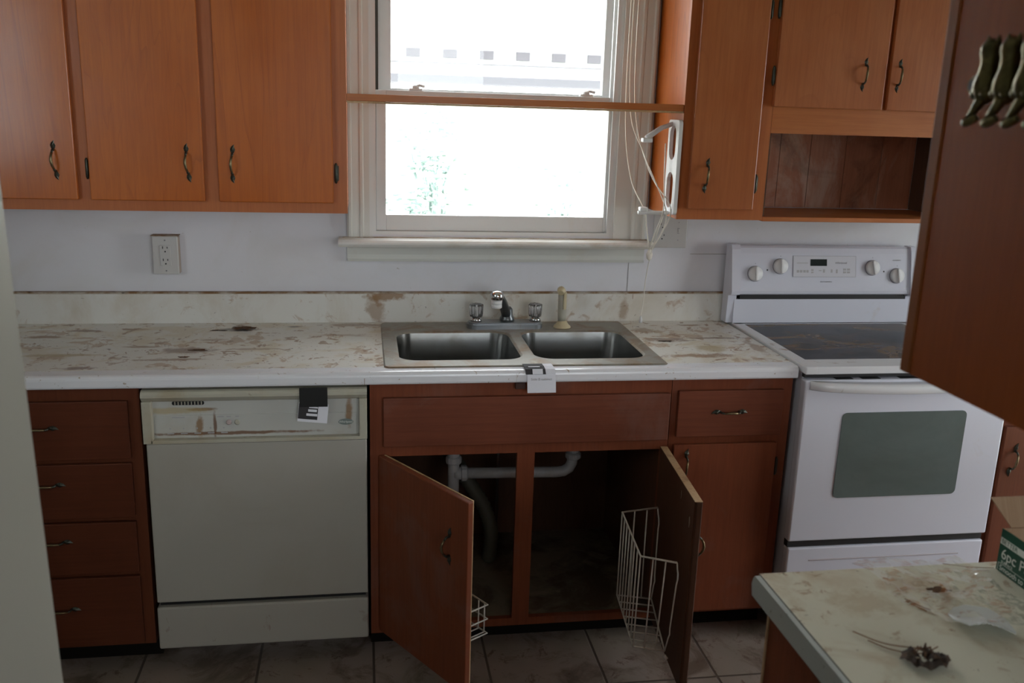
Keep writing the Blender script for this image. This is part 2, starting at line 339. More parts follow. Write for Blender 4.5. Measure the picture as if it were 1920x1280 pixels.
# ---------------------------------------------------------------- room shell
def wallbox(name, boxes, m):
    mb = MB()
    for b in boxes: mb.box(*b)
    return struct(mb.build(name, m))
wx0, wx1, wz0, wz1 = WIN
T = .12
wallbox('wall_back', [(XL, wx0, 0, T, 0, ZC), (wx1, XR, 0, T, 0, ZC), (wx0, wx1, 0, T, 0, wz0), (wx0, wx1, 0, T, wz1, ZC)], wall_paint)
wallbox('wall_front', [(XL, REAR[0], YR-T, YR, 0, ZC), (REAR[1], XR, YR-T, YR, 0, ZC), (REAR[0], REAR[1], YR-T, YR, 0, REAR[2]), (REAR[0], REAR[1], YR-T, YR, REAR[3], ZC)], room_paint)
wallbox('wall_right', [(XR, XR+T, YR-T, RDOOR[0], 0, ZC), (XR, XR+T, RDOOR[1], T, 0, ZC), (XR, XR+T, RDOOR[0], RDOOR[1], RDOOR[3], ZC), (XR, XR+T, RDOOR[0], RDOOR[1], 0, RDOOR[2])], room_paint)
wallbox('wall_left', [(XL-T, XL, YR-T, LWIN[0], 0, ZC), (XL-T, XL, LWIN[1], T, 0, ZC), (XL-T, XL, LWIN[0], LWIN[1], 0, LWIN[2]), (XL-T, XL, LWIN[0], LWIN[1], LWIN[3], ZC)], room_paint)
mb = MB(); tl = Matrix(((1, 0, -.0215, .0215*1.1), (0, 1, 0, 0), (0, 0, 1, 0), (0, 0, 0, 1)))
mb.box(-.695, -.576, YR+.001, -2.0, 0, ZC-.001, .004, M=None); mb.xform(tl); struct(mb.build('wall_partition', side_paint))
mb = MB(); mb.box(XL+.001, -.70, -2.12, -2.0, 0, 1.27); struct(mb.build('shade_half_wall', side_paint))  # unseen half wall, added to shade the left drawers and floor
mb = MB(); mb.box(XL-T, XR+T, YR-T, T, ZC, ZC+.08); struct(mb.build('ceiling', ceil_paint))
mb = MB(); mb.box(XL-T, XR+T, YR-T, T, -.06, 0); struct(mb.build('floor', floor_tile))
def simple_window(name, lo, hi, axis, pos, z0, z1, mull=1):
    root = struct(bpy.data.objects.new(name, None)); COL.objects.link(root)
    f = MB()
    def bx(a, b, c, d, e, g, mbb):
        if axis == 'y': mbb.box(a, b, c, d, e, g)
        else: mbb.box(c, d, a, b, e, g)
    w = .05; d0, d1 = pos-.03, pos+.03
    bx(lo, lo+w, d0, d1, z0, z1, f); bx(hi-w, hi, d0, d1, z0, z1, f); bx(lo+w, hi-w, d0, d1, z0, z0+w, f); bx(lo+w, hi-w, d0, d1, z1-w, z1, f)
    zm = (z0+z1)/2
    if mull: bx(lo+w, hi-w, d0, d1, zm-.02, zm+.02, f)
    f.build('window_frame', white_trim, root)
    g = MB(); bx(lo+w, hi-w, pos-.003, pos+.003, z0+w, z1-w, g); g.build('glass', pane, root)
simple_window('rear_fill_window', REAR[0], REAR[1], 'y', YR-.06, REAR[2], REAR[3])
simple_window('window_3', LWIN[0], LWIN[1], 'x', XL-.06, LWIN[2], LWIN[3])
simple_window('door_1', RDOOR[0], RDOOR[1], 'x', XR+.06, RDOOR[2], RDOOR[3], 0)

mb = MB(); mb.box(XL-T, XR+T, YR-1.25, YR-T, ZC+.02, ZC+.10); struct(mb.build('sun_block_eave', side_paint))  # unseen overhang, added to keep the sun out of the rear window
# wall seams (grooves between wall boards)
mb = MB(); mb.box(.763, .7645, -.0015, .002, 1.02, 1.125); mb.box(.99, 1.13, -.0015, .002, 1.155, 1.157)
struct(mb.build('trim_1', mat('seam_grey', (.34, .33, .32), .8)))

# ---------------------------------------------------------------- sink window
win = struct(bpy.data.objects.new('window_1', None)); COL.objects.link(win); win.location = (.27, 0, 1.18)
mb = MB()
def casing(mb, x0, x1, flip):
    # stepped profile (x offset from outer edge, depth)
    pr = [(0, 0), (0, -.022), (.006, -.027), (.014, -.027), (.018, -.020), (.040, -.016), (.044, -.019), (.052, -.019), (.056, -.012), (x1-x0, -.012), (x1-x0, 0)]
    poly = [((x0+u) if not flip else (x1-u), v) for u, v in pr]
    mb.prism(poly, 'z', 1.2085, 2.27)
casing(mb, -.224, -.150, False); casing(mb, .697, .812, True)
mb.box(-.224, .812, -.022, 0, 2.20, 2.27)
mb.build('casing', white_trim, win)
mb = MB()
for x0, x1 in ((-.155, -.140), (.687, .70)): mb.box(x0, x1, -.001, T, 1.2085, wz1)
mb.box(-.140, .687, 0, T, wz1-.015, wz1); mb.box(-.140, .687, .0, T, wz0, wz0+.012)
# inner stops and parting strips
for x0, x1 in ((-.140, -.128), (.675, .687)):
    mb.box(x0, x1, .0, .012, wz0+.012, wz1-.015); mb.box(x0, x1, .048, .056, wz0+.012, wz1-.015)
mb.build('jamb', white_sash, win)
mb = MB(); mb.box(-.1278, -.118, .0465, .0475, 1.43, 2.18); mb.build('sash_channel', dark_line, win)
def sash(name, y0, y1, z0, z1, gx0, gx1, gz0, gz1):
    s = MB(); X0, X1 = -.1275, .6745
    s.box(X0, gx0, y0, y1, z0, z1, .002); s.box(gx1, X1, y0, y1, z0, z1, .002); s.box(gx0, gx1, y0, y1, z0, gz0, .002); s.box(gx0, gx1, y0, y1, gz1, z1, .002)
    o = s.build(name, white_sash, win)
    g = MB(); g.box(gx0-.004, gx1+.004, (y0+y1)/2-.002, (y0+y1)/2+.002, gz0-.004, gz1+.004); g.build('glass', pane, o)
    return o
low = sash('lower_sash', .013, .045, wz0+.0125, 1.690, -.094, .664, 1.281, 1.655)
upp = sash('upper_sash', .058, .090, 1.655, wz1-.016, -.076, .648, 1.697, 2.15)
for x in (.005, .585):
    s = MB(); s.box(x-.022, x+.022, .018, .040, 1.6905, 1.698, .002); s.tube([(x-.01, .03, 1.70), (x+.012, .026, 1.708), (x+.03, .024, 1.704)], .005, 8)
    s.lathe([(.012, 0), (.012, .008), (.006, .012)], (x, .03, 1.697))
    s.build('sash_lock', white_pl, win)
mb = MB(); mb.prism([(-.10, 1.190), (-.104, 1.196), (-.104, 1.202), (-.098, 1.208), (0, 1.208), (0, 1.186), (-.096, 1.186)], 'x', -.252, .822); mb.build('stool', stool_paint, win)
mb = MB(); mb.box(-.24, .815, -.034, -.0275, 1.2082, 1.2105, .0005); mb.build('grime_line', grime, win)
mb = MB(); mb.prism([(0, 1.185), (-.030, 1.185), (-.022, 1.172), (-.018, 1.15), (-.018, 1.135), (-.024, 1.127), (0, 1.124)], 'x', -.225, .812); mb.build('apron', white_trim, win)

# ---------------------------------------------------------------- outdoors
mb = MB(); mb.box(-14, 14, -16, 12, -.45, -.35); struct(mb.build('ground', grass_m))
nb = thing('neighbour_house', 'pale overexposed house with dentilled eave seen through the upper window pane', 'house', (.9, 4.0, -.35))
mb = MB(); mb.box(-3, 6, 4.35, 5.5, -.35, 1.70); mb.build('wall', siding, nb)
mb = MB(); mb.box(-3, 6, 4.0, 4.4, 1.80, 1.865); mb.build('fascia', soffit_m, nb)
mb = MB(); mb.box(-3, 6, 4.03, 4.4, 1.865, 2.22); mb.build('frieze', siding, nb)
for i in range(12):
    x = -.95 + i*.275
    mb = MB(); mb.box(x, x+.105, 3.99, 4.035, 1.985, 2.05, .003); mb.build('dentil', dentil_m, nb)
mb = MB(); mb.box(-3, 6, 4.012, 4.04, 1.945, 1.955); mb.build('moulding', soffit_m, nb)
mb = MB(); mb.prism([(3.7, 2.22), (3.7, 2.30), (5.6, 3.4), (5.6, 3.3)], 'x', -3.2, 6.2); mb.build('roof', siding, nb)
def shrub(cx, cy, cz, rx, rz, n, label, seed):
    rnd = random.Random(seed); m_ = MB()
    cl = [(rnd.gauss(0, .45)*rx, rnd.gauss(0, .3)*rx, rnd.uniform(-.9, .9)*rz) for _ in range(16)]
    for k in range(n):
        c = rnd.choice(cl); p = Vector((cx+c[0]+rnd.gauss(0, .05), cy+c[1]+rnd.gauss(0, .07), cz+c[2]+rnd.gauss(0, .05)))
        s = rnd.uniform(.018, .036); R = Matrix.Rotation(rnd.uniform(0, 6.28), 3, 'Z') @ Matrix.Rotation(rnd.uniform(-1.2, 1.2), 3, 'X')
        vs = [m_.bm.verts.new(p + R @ Vector(q)*s) for q in ((-1, 0, 0), (0, -.5, .15), (1, 0, 0), (0, .5, .15))]
        m_.bm.faces.new(vs)
    root = thing('shrub', label, 'shrub', (cx, cy, -.35))
    m_.build('foliage', bush_m, root, recalc=False)
    st = MB()
    for c in cl: st.tube([(cx, cy, -.35), (cx+c[0]*.5, cy+c[1]*.5, cz-.5*rz), (cx+c[0], cy+c[1], cz+c[2])], [.014, .008, .004], 5)
    st.build('stem', bush_m, root)
shrub(.20, 2.0, 1.36, .20, .30, 520, 'overexposed green shrub outside the window, behind the lower pane at left', 3)
shrub(-.02, 1.3, 1.02, .16, .22, 420, 'low overexposed green shrub outside the lower left corner of the window', 5)
shrub(1.05, 2.6, 1.12, .2, .28, 260, 'faint overexposed shrub outside the lower right corner of the window', 8)

# ---------------------------------------------------------------- hardware
def handle_mesh():
    m_ = MB()
    for sg in (1, -1):
        # spade-shaped leaf with raised spine, slightly skewed
        k = .005
        L = [(0, .026), (.006, .034), (.0085, .041), (.005, .049), (0+k, .058), (-.004, .050), (-.0075, .042), (-.006, .034)]
        vs = [m_.bm.verts.new((x, -.0015, sg*z)) for x, z in L]; c = m_.bm.verts.new((0, -.0075, sg*.042)); bk = [m_.bm.verts.new((x, .0005, sg*z)) for x, z in L]
        n = len(L)
        for i in range(n):
            m_.bm.faces.new((vs[i], vs[(i+1) % n], c)); m_.bm.faces.new((bk[i], bk[(i+1) % n], vs[(i+1) % n], vs[i]))
        m_.tube([(0, 0, sg*.030), (0, -.012, sg*.029), (0, -.020, sg*.022)], [.004, .0035, .0032], 8)
    m_.mi = 1
    m_.tube([(0, -.019, -.023), (-.002, -.025, -.012), (-.003, -.027, 0), (-.002, -.025, .012), (0, -.019, .023)], [.0032, .0036, .0042, .0036, .0032], 8)
    bmesh.ops.recalc_face_normals(m_.bm, faces=m_.bm.faces[:])
    me = bpy.data.meshes.new('handle'); m_.bm.to_mesh(me); m_.bm.free(); me.materials.append(antique); me.materials.append(brass); return me
def hinge_mesh():
    m_ = MB(); m_.tube([(0, -.004, -.030), (0, -.005, -.024), (0, -.005, .024), (0, -.004, .030)], [.0022, .0045, .0045, .0022], 10)
    m_.box(-.004, .008, -.003, 0, -.022, .022, .001)
    me = bpy.data.meshes.new('hinge'); bmesh.ops.recalc_face_normals(m_.bm, faces=m_.bm.faces[:]); m_.bm.to_mesh(me); m_.bm.free(); me.materials.append(antique); return me
HM, GM = handle_mesh(), hinge_mesh()
def world_base(p):
    b = Vector((0, 0, 0))
    while p is not None: b += p.location; p = p.parent
    return b
def handle(par, x, y, z, rot=0., tilt=0., zr=0., s=1.):
    o = bpy.data.objects.new('handle', HM); COL.objects.link(o); o.parent = par; o.location = Vector((x, y, z)) - world_base(par)
    o.rotation_euler = (0, rot+tilt, zr); o.scale = (s, s, s); return o
def hinge(par, x, y, z, zr=0., s=1.):
    o = bpy.data.objects.new('hinge', GM); COL.objects.link(o); o.parent = par; o.location = Vector((x, y, z)) - world_base(par)
    o.rotation_euler = (0, 0, zr); o.scale = (1, 1, s); return o
def slab(x0, x1, z0, z1, yf, th=.016):
    """door / drawer front with a lipped, rounded front edge; yf is the front plane"""
    m_ = MB(); m_.box(x0, x1, yf, yf+th*.9, z0, z1, .0025, 2); return m_
def carcass(m_, x0, x1, y0, y1, z0, z1, t=.018, back=True):
    m_.box(x0, x0+t, y0, y1, z0, z1); m_.box(x1-t, x1, y0, y1, z0, z1); m_.box(x0+t, x1-t, y0, y1, z0, z0+t); m_.box(x0+t, x1-t, y0, y1, z1-t, z1)
    if back: m_.box(x0+t, x1-t, y1-.006, y1, z0+t, z1-t)

# ---------------------------------------------------------------- upper left cabinet
UZ, UT = 1.320, 2.40
c = thing('wall_cabinet', 'honey-brown wooden wall cabinet with three doors in view, left of the window', 'cabinet', (-1.0, -.15, UZ))
mb = MB(); carcass(mb, XL+.003, -.219, -.291, -.002, UZ, UT); mb.build('body', frame_wood, c)
mb = MB()
for x0, x1 in ((XL+.003, -1.36), (-1.0, -.925), (-.65, -.565), (-.275, -.217)): mb.box(x0, x1, -.310, -.291, UZ+.04, UT-.05)
mb.box(XL+.003, -.217, -.310, -.291, UZ, UZ+.04); mb.box(XL+.003, -.217, -.310, -.291, UT-.05, UT)
mb.build('face_frame', frame_wood, c)
for x0, x1, hx, gx, tl in ((-1.335, -.979, -1.033, None, -.05), (-.944, -.628, -.672, -.952, -.06), (-.588, -.258, -.546, -.250, .03)):
    d = slab(x0, x1, 1.352, UT-.03, -.329, .020).build('door', upper_wood, c)
    handle(d, hx, -.327, 1.462, tilt=tl, s=1. if tl < 0 else 1.)
    if gx:
        for z in (1.44, 2.28): hinge(d, gx, -.3105, z, 0 if gx < hx else PI*0, 1)
# ---------------------------------------------------------------- right tall wall cabinet
c = thing('wall_cabinet', 'narrow honey-brown wall cabinet with a single door, right of the window', 'cabinet', (.97, -.15, UZ-.004))
mb = MB(); carcass(mb, .822, 1.110, -.291, -.002, UZ-.004, UT); mb.build('body', upper_wood, c)
mb = MB(); z0 = UZ-.004
mb.box(.8205, .858, -.310, -.291, z0+.04, UT-.05); mb.box(1.058, 1.1115, -.310, -.291, z0+.04, UT-.05); mb.box(.8205, 1.1115, -.310, -.291, z0, z0+.04); mb.box(.8205, 1.1115, -.310, -.291, UT-.05, UT)
mb.build('face_frame', frame_wood, c)
d = slab(.849, 1.068, 1.351, UT-.03, -.329, .020).build('door', upper_wood_r, c)
handle(d, .902, -.327, 1.457, tilt=.07)
for z in (1.433, 1.965, 2.3): hinge(d, 1.0755, -.3105, z)
# ---------------------------------------------------------------- cabinet over the range
c = thing('wall_cabinet', 'honey-brown wall cabinet over the range with two doors above an open niche', 'cabinet', (1.46, -.15, 1.315))
mb = MB(); x0, x1 = 1.1125, 1.83
mb.box(x0, x0+.012, -.291, -.008, 1.328, UT); mb.box(x1-.018, x1, -.291, -.008, 1.328, UT)
mb.box(x0+.012, x1-.018, -.291, -.008, 1.612, 1.628); mb.box(x0+.012, x1-.018, -.291, -.008, UT-.018, UT)
mb.build('body', inner_wood, c)
mb = MB()
for i, xa in enumerate((1.125, 1.29, 1.405, 1.54, 1.68)):
    xb = (1.29, 1.405, 1.54, 1.68, 1.811)[i]
    mb.box(xa+.0008, xb-.0008, -.0078, -.002, 1.329, 1.60, .0006)
mb.build('back_board', niche_wood, c)
mb = MB(); mb.box(x0, x1, -.306, -.0085, 1.312, 1.327, .002); mb.build('bottom_shelf', rail_wood, c)
mb = MB(); mb.box(x0, x1, -.310, -.291, 1.593, 1.690); mb.box(x0, x1, -.310, -.291, UT-.05, UT)
for a, b in ((1.1125, 1.125), (1.465, 1.497), (1.80, 1.83)): mb.box(a, b, -.310, -.291, 1.690, UT-.05)
mb.build('face_frame', rail_wood, c)
for a, b, hx, gx, tl in ((1.106, 1.473, 1.398, 1.099, .06), (1.488, 1.812, 1.516, 1.82, .04)):
    d = slab(a, b, 1.675, UT-.03, -.329, .020).build('door', upper_wood_r, c)
    handle(d, hx, -.327, 1.782, tilt=tl, s=.95)
    for z in (1.768, 1.967, 2.3): hinge(d, gx, -.3105 if gx > 1.5 else -.316, z)

# ---------------------------------------------------------------- shelf board across the window
mb = MB(); mb.box(-.2165, .8195, -.3095, -.150, 1.6515, 1.672, .0015)
o = mb.build('shelf_board', rail_wood, origin=(.3, -.23, 1.65)); tag(o, 'thin brown wooden board spanning the window between the two wall cabinets', 'shelf')
mb = MB(); mb.box(-.2165, .8195, -.3094, -.29, 1.6455, 1.6513, .001); mb.build('edge_strip', raw_wood, o)['label'] = 'pale lower edge strip'  # paler strip along the lower front edge

# ---------------------------------------------------------------- countertop and backsplash
ct = thing('countertop', 'long stained white laminate countertop with rolled front edge and low backsplash', 'countertop', (0, 0, .876))
SX0, SX1, SY0, SY1 = -.116, .731, -.602, -.040
mb = MB(); X0, X1 = XL+.003, 1.128
prof = [(-.585, .876), (-.632, .876)] + [(-.632-.008*math.sin(a), .884-.008*math.cos(a)) for a in (PI/6, PI/3, PI/2)] + [(-.640, .900)] + [(-.626-.014*math.cos(a), .900+.014*math.sin(a)) for a in (PI/8, PI/4, 3*PI/8, PI/2)] + [(-.585, .914)]
e = MB(); e.prism(prof, 'x', X0, X1); e.build('front_edge', edge_lam, ct)
mb.box(X0, SX0+.02, -.585, -.02, .876, .914); mb.box(SX1-.02, X1, -.585, -.02, .876, .914); mb.box(SX0+.02, SX1-.02, -.06, -.02, .876, .914)
mb.build('worktop', counter_lam, ct)
mb = MB(); mb.box(X0, X1-.002, -.0195, -.002, .876, 1.014, .002); mb.build('backsplash', splash_lam, ct)
mb = MB(); mb.box(X0, X1-.004, -.0202, -.0005, 1.0142, 1.0195, .001); mb.build('caulk', grime, ct)['label'] = 'brown grimy joint along the top of the backsplash'
for q in ((.7805, .782, -.0205, -.0195, .995, 1.012), (.262, .2625, -.6405, -.639, .88, .905), (-.172, -.1705, -.6405, -.639, .878, .897)):
    mb = MB(); mb.box(*q); mb.build('crack', grime, ct)

# ---------------------------------------------------------------- sink
sk = thing('kitchen_sink', 'double-bowl stainless steel sink with grimy rim set in the white countertop', 'sink', (.31, -.32, .914))
bowls = [(-.074, .306, -.535, -.172), (.338, .692, -.535, -.172)]
def sink_rim():
    bm = bmesh.new(); zt = .9185
    def loop(pts, z): 
        vs = [bm.verts.new((x, y, z)) for x, y in pts]; return vs, [bm.edges.new((vs[i], vs[(i+1) % len(vs)])) for i in range(len(vs))]
    ov, oe = loop(rrect(SX0+.004, SX1-.004, SY0+.004, SY1-.004, .016), zt)
    es = list(oe); bl = []
    for b in bowls:
        v, ed = loop(rrect(*b, .062, 8), zt); es += ed; bl.append(v)
    bmesh.ops.triangle_fill(bm, use_beauty=True, use_dissolve=False, edges=es)
    o2 = [bm.verts.new((x, y, .9145)) for x, y in rrect(SX0, SX1, SY0, SY1, .018)]
    n = len(ov)
    for i in range(n): bm.faces.new((ov[i], ov[(i+1) % n], o2[(i+1) % n], o2[i]))
    for k, v in enumerate(bl):
        b = bowls[k]; prev = v
        i = .006
        lo = [bm.verts.new((x, y, zt-.006)) for x, y in rrect(b[0]+i, b[1]-i, b[2]+i, b[3]-i, .058, 8)]
        m = len(v)
        for j in range(m):
            f = bm.faces.new((prev[j], lo[j], lo[(j+1) % m], prev[(j+1) % m])); f.smooth = True
    return bm
mb = MB(); mb.merge(sink_rim()); mb.build('rim', steel_rim, sk)
for b in bowls:
    mb = MB(); prev = None
    for i, z, r in ((.006, .9125, .058), (.010, .88, .056), (.016, .80, .052), (.022, .755, .048), (.035, .738, .045), (.06, .731, .04)):
        pts = rrect(b[0]+i, b[1]-i, b[2]+i, b[3]-i, r, 8)
        ring = [mb.bm.verts.new((x, y, z)) for x, y in pts]
        if prev:
            m = len(ring)
            for j in range(m):
                f = mb.bm.faces.new((prev[j], ring[j], ring[(j+1) % m], prev[(j+1) % m])); f.smooth = True
        prev = ring
    mb.bm.faces.new(prev)
    bo = mb.build('bowl', bowl_steel, sk, recalc=False)
    mb = MB(); cx, cy = (b[0]+b[1])/2, (b[2]+b[3])/2
    mb.lathe([(.042, 0), (.044, .002), (.036, .004), (.030, .001), (.0, .001)], (cx, cy, .7312)); mb.build('drain_strainer', dull_chrome, bo)
# ---------------------------------------------------------------- faucet
fc = thing('faucet', 'chrome two-handle kitchen faucet with clear knobs on the sink deck', 'faucet', (.30, -.125, .9185))
mb = MB(); mb.prism(rrect(.172, .432, -.158, -.088, .03, 6), 'z', .9188, .934); mb.prism(rrect(.178, .426, -.152, -.094, .027, 6), 'z', .934, .940)
mb.build('base_plate', dull_chrome, fc)
mb = MB(); mb.lathe([(.026, 0), (.025, .012), (.020, .02), (.019, .042), (.012, .05)], (.312, -.112, .938))
mb.tube([(.312, -.112, .955), (.300, -.135, .985), (.285, -.17, 1.018), (.270, -.205, 1.042), (.262, -.225, 1.05)], [.017, .0165, .0155, .0145, .013], 14)
mb.build('spout', mat('spout_chrome', (.16, .17, .175), .3, metal=.85), fc)
mb = MB(); mb.lathe([(.012, 0), (.019, .002), (.0215, .009), (.0215, .020), (.016, .029), (.004, .033)], (.258, -.235, 1.036), (0, 0, 1)); mb.build('spout_head', chrome, fc)
mb = MB(); mb.lathe([(.0155, 0), (.0175, .002), (.0175, .011), (.0165, .012), (.0175, .013), (.018, .026)], (.257, -.236, 1.0105)); mb.build('aerator', white_pl, fc)
for x in (.205, .408):
    mb = MB(); mb.lathe([(.020, 0), (.019, .012), (.012, .016), (.010, .02)], (x, -.122, .9385)); kb = mb.build('knob_collar', chrome, fc)
    mb = MB(); n = 16
    for k in range(8):
        a = k*PI/4
        mb.lathe([(.007, 0), (.0085, .01), (.009, .03), (.0095, .040), (.006, .043)], (x+.0145*math.cos(a), -.122+.0145*math.sin(a), .957), seg=8)
    mb.lathe([(.012, 0), (.015, .006), (.016, .034), (.018, .040), (.006, .044)], (x, -.122, .957), seg=16)
    mb.build('clear_knob', acrylic, fc)
# ---------------------------------------------------------------- sprayer
sp = thing('sink_sprayer', 'yellowed plastic side sprayer standing at the back right of the sink', 'sprayer', (.502, -.13, .9185))
mb = MB(); mb.lathe([(.030, 0), (.029, .005), (.022, .011), (.017, .020), (.014, .024)], (.502, -.13, .9190)); mb.build('holder', cream, sp)
mb = MB(); mb.lathe([(.0135, 0), (.0145, .02), (.0150, .06), (.0155, .088), (.014, .10)], (.500, -.13, .942)); mb.build('grip', cream_grey, sp)
mb = MB(); mb.tube([(.499, -.128, 1.035), (.495, -.13, 1.046), (.492, -.138, 1.050), (.489, -.152, 1.049), (.487, -.160, 1.044)], [.014, .0145, .014, .012, .010], 12)
mb.box(.499, .509, -.152, -.146, .985, 1.045, .002); mb.build('spray_head', cream, sp)

# ---------------------------------------------------------------- base cabinet with drawers (left)
BF, DF = -.610, -.627
TOE = .085
c = thing('base_cabinet', 'dark red-brown base cabinet with a stack of four drawers, left of the dishwasher', 'cabinet', (-1.0, -.3, 0))
mb = MB(); carcass(mb, XL+.003, -.784, BF+.019, -.003, TOE, .874); mb.build('body', shaded_wood, c); mb = MB(); mb.box(XL+.003, -.784, -.535, -.52, 0.001, TOE); mb.build('toe_kick', toe_mat, c)
mb = MB(); xs = -.784
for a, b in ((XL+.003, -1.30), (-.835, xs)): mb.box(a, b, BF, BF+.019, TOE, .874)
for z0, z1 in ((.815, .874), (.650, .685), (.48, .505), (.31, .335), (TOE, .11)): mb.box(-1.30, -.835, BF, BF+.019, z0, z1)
mb.build('face_frame', shaded_wood, c)
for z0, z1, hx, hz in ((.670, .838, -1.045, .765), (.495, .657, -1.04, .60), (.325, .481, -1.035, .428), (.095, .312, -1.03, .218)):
    d = slab(-1.325, -.812, z0, z1, DF).build('drawer', shaded_rail, c)
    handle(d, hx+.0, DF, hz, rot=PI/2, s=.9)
# ---------------------------------------------------------------- sink base cabinet
c = thing('sink_cabinet', 'red-brown sink base cabinet standing open with two swung-out doors', 'cabinet', (.3, -.3, 0))
A, B = -.157, .742
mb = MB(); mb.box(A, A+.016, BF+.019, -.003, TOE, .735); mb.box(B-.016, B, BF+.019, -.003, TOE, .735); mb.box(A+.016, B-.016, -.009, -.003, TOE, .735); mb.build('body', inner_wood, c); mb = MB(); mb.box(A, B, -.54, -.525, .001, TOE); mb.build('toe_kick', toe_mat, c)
mb = MB(); mb.box(A+.016, B-.016, BF+.019, -.009, TOE, TOE+.014); mb.build('cabinet_floor', cabinet_floor, c)['label'] = 'stained water-damaged cabinet floor'
mb = MB(); mb.box(A, -.118, BF, BF+.019, TOE-.01, .650); mb.box(.277, .330, BF, BF+.019, TOE+.015, .650); mb.box(.722, B, BF, BF+.019, TOE-.01, .650)
mb.box(A, B, BF, BF+.019, .650, .874); mb.box(-.118, .722, BF, BF+.019, TOE-.01, TOE+.015); mb.build('face_frame', red_wood, c)
mb = slab(-.119, .735, .684, .832, DF); mb.build('false_drawer_front', red_rail, c)
mb = MB(); mb.box(.262, .292, -.6265, -.6105, .853, .872, .002); mb.build('latch_block', mat('dark_latch', (.05, .015, .008), .6), c)
def swing(x0, x1, hx, ang, outer):
    """door built closed, turned about its hinge line"""
    R = Matrix.Translation((hx, BF-.004, 0)) @ Matrix.Rotation(ang, 4, 'Z') @ Matrix.Translation((-hx, -(BF-.004), 0))
    m_ = MB(); m_.box(x0, x1, -.632, -.6145, .093, .658, .003, 2); m_.mi = 1
    m_.box(x0+.004, x1-.004, -.6144, -.610, .097, .6585, .0)
    m_.xform(R); return m_, R
m_, R1 = swing(-.118, .298, -.118, -math.radians(57.6), True)
d1 = m_.build('door', [red_wood, raw_wood], c)
p = R1 @ Vector((.222, -.632, .508)); handle(d1, p.x, p.y, p.z, zr=-math.radians(57.6), s=.95)
for z in (.60, .17): hinge(d1, -.127, -.611, z)
m_, R2 = swing(.312, .722, .722, math.radians(85), True)
d2 = m_.build('door', [inner_wood, inner_wood], c); d2['label'] = 'right door swung wide open, raw inner face showing'
e = MB(); e.box(.3125, .7215, -.6315, -.6105, .6586, .6600); e.xform(R2); e.build('worn_top_edge', raw_wood, d2)
smear = mat('white_smear', (.30, .25, .2), .7)
for (sx_, sz_, w_, h_) in ((.350, .585, .006, .016), (.448, .622, .003, .013)):
    e = MB(); e.prism([(sx_+w_*math.cos(q*PI/5)*(1 if q % 3 else .5), sz_+h_*math.sin(q*PI/5)) for q in range(10)], 'y', -.6102, -.6096); e.xform(R2); e.build('paint_smear', smear, d2)
p = R2 @ Vector((.36, -.632, .508)); handle(d2, p.x+.001, p.y, p.z, zr=math.radians(85), s=.95)
for z in (.60, .17): hinge(d2, .7305, -.612, z)
# ---------------------------------------------------------------- base cabinet right of sink
c = thing('base_cabinet', 'red-brown base cabinet with one drawer over a closed door, beside the range', 'cabinet', (.93, -.3, 0))
A, B = .7435, 1.128
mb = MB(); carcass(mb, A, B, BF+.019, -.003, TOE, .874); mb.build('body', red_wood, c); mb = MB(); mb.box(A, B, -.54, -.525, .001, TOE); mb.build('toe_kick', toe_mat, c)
mb = MB(); mb.box(A, .772, BF, BF+.019, TOE, .874); mb.box(1.085, B, BF, BF+.019, TOE, .874); mb.box(.772, 1.085, BF, BF+.019, .820, .874); mb.box(.772, 1.085, BF, BF+.019, .655, .705); mb.box(.772, 1.085, BF, BF+.019, TOE, .115)
mb.build('face_frame', red_wood, c)
d = slab(.761, 1.096, .692, .838, DF).build('drawer', red_rail, c); handle(d, .925, DF, .771, rot=PI/2)
d = slab(.757, 1.090, .098, .667, DF).build('door', red_wood, c)
handle(d, .797, DF, .60, tilt=.05, s=.95); 
for z in (.585, .18): hinge(d, 1.098, -.611, z)
# ---------------------------------------------------------------- base cabinet right of range
c = thing('base_cabinet', 'dark reddish base cabinet at the far right, on the other side of the range', 'cabinet', (2.3, -.3, 0))
A, B = 1.846, XR-.005
mb = MB(); carcass(mb, A, B, BF+.019, -.003, TOE, .874); mb.box(A, B, -.635, -.003, .875, .914, .003); mb.build('body', shaded_wood, c)
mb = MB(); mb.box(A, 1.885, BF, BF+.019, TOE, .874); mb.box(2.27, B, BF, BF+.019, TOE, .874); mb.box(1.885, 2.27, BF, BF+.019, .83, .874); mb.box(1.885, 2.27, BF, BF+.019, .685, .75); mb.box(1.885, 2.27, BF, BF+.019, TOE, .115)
mb.build('face_frame', shaded_wood, c)
d = slab(1.872, 2.28, .735, .85, DF).build('drawer', shaded_rail, c)
d = slab(1.872, 2.28, .10, .698, DF).build('door', shaded_wood, c); handle(d, 1.912, DF, .585, tilt=.15)

# ---------------------------------------------------------------- dishwasher
dw = thing('dishwasher', 'off-white built-in dishwasher with rust-streaked control panel', 'dishwasher', (-.475, -.3, 0))
x0, x1 = -.774, -.165; yf = -.640
mb = MB(); mb.box(x0+.004, x1-.004, -.575, -.02, .09, .868); mb.box(x0+.03, x1-.03, -.50, -.05, .002, .09); mb.build('body', ivory, dw)
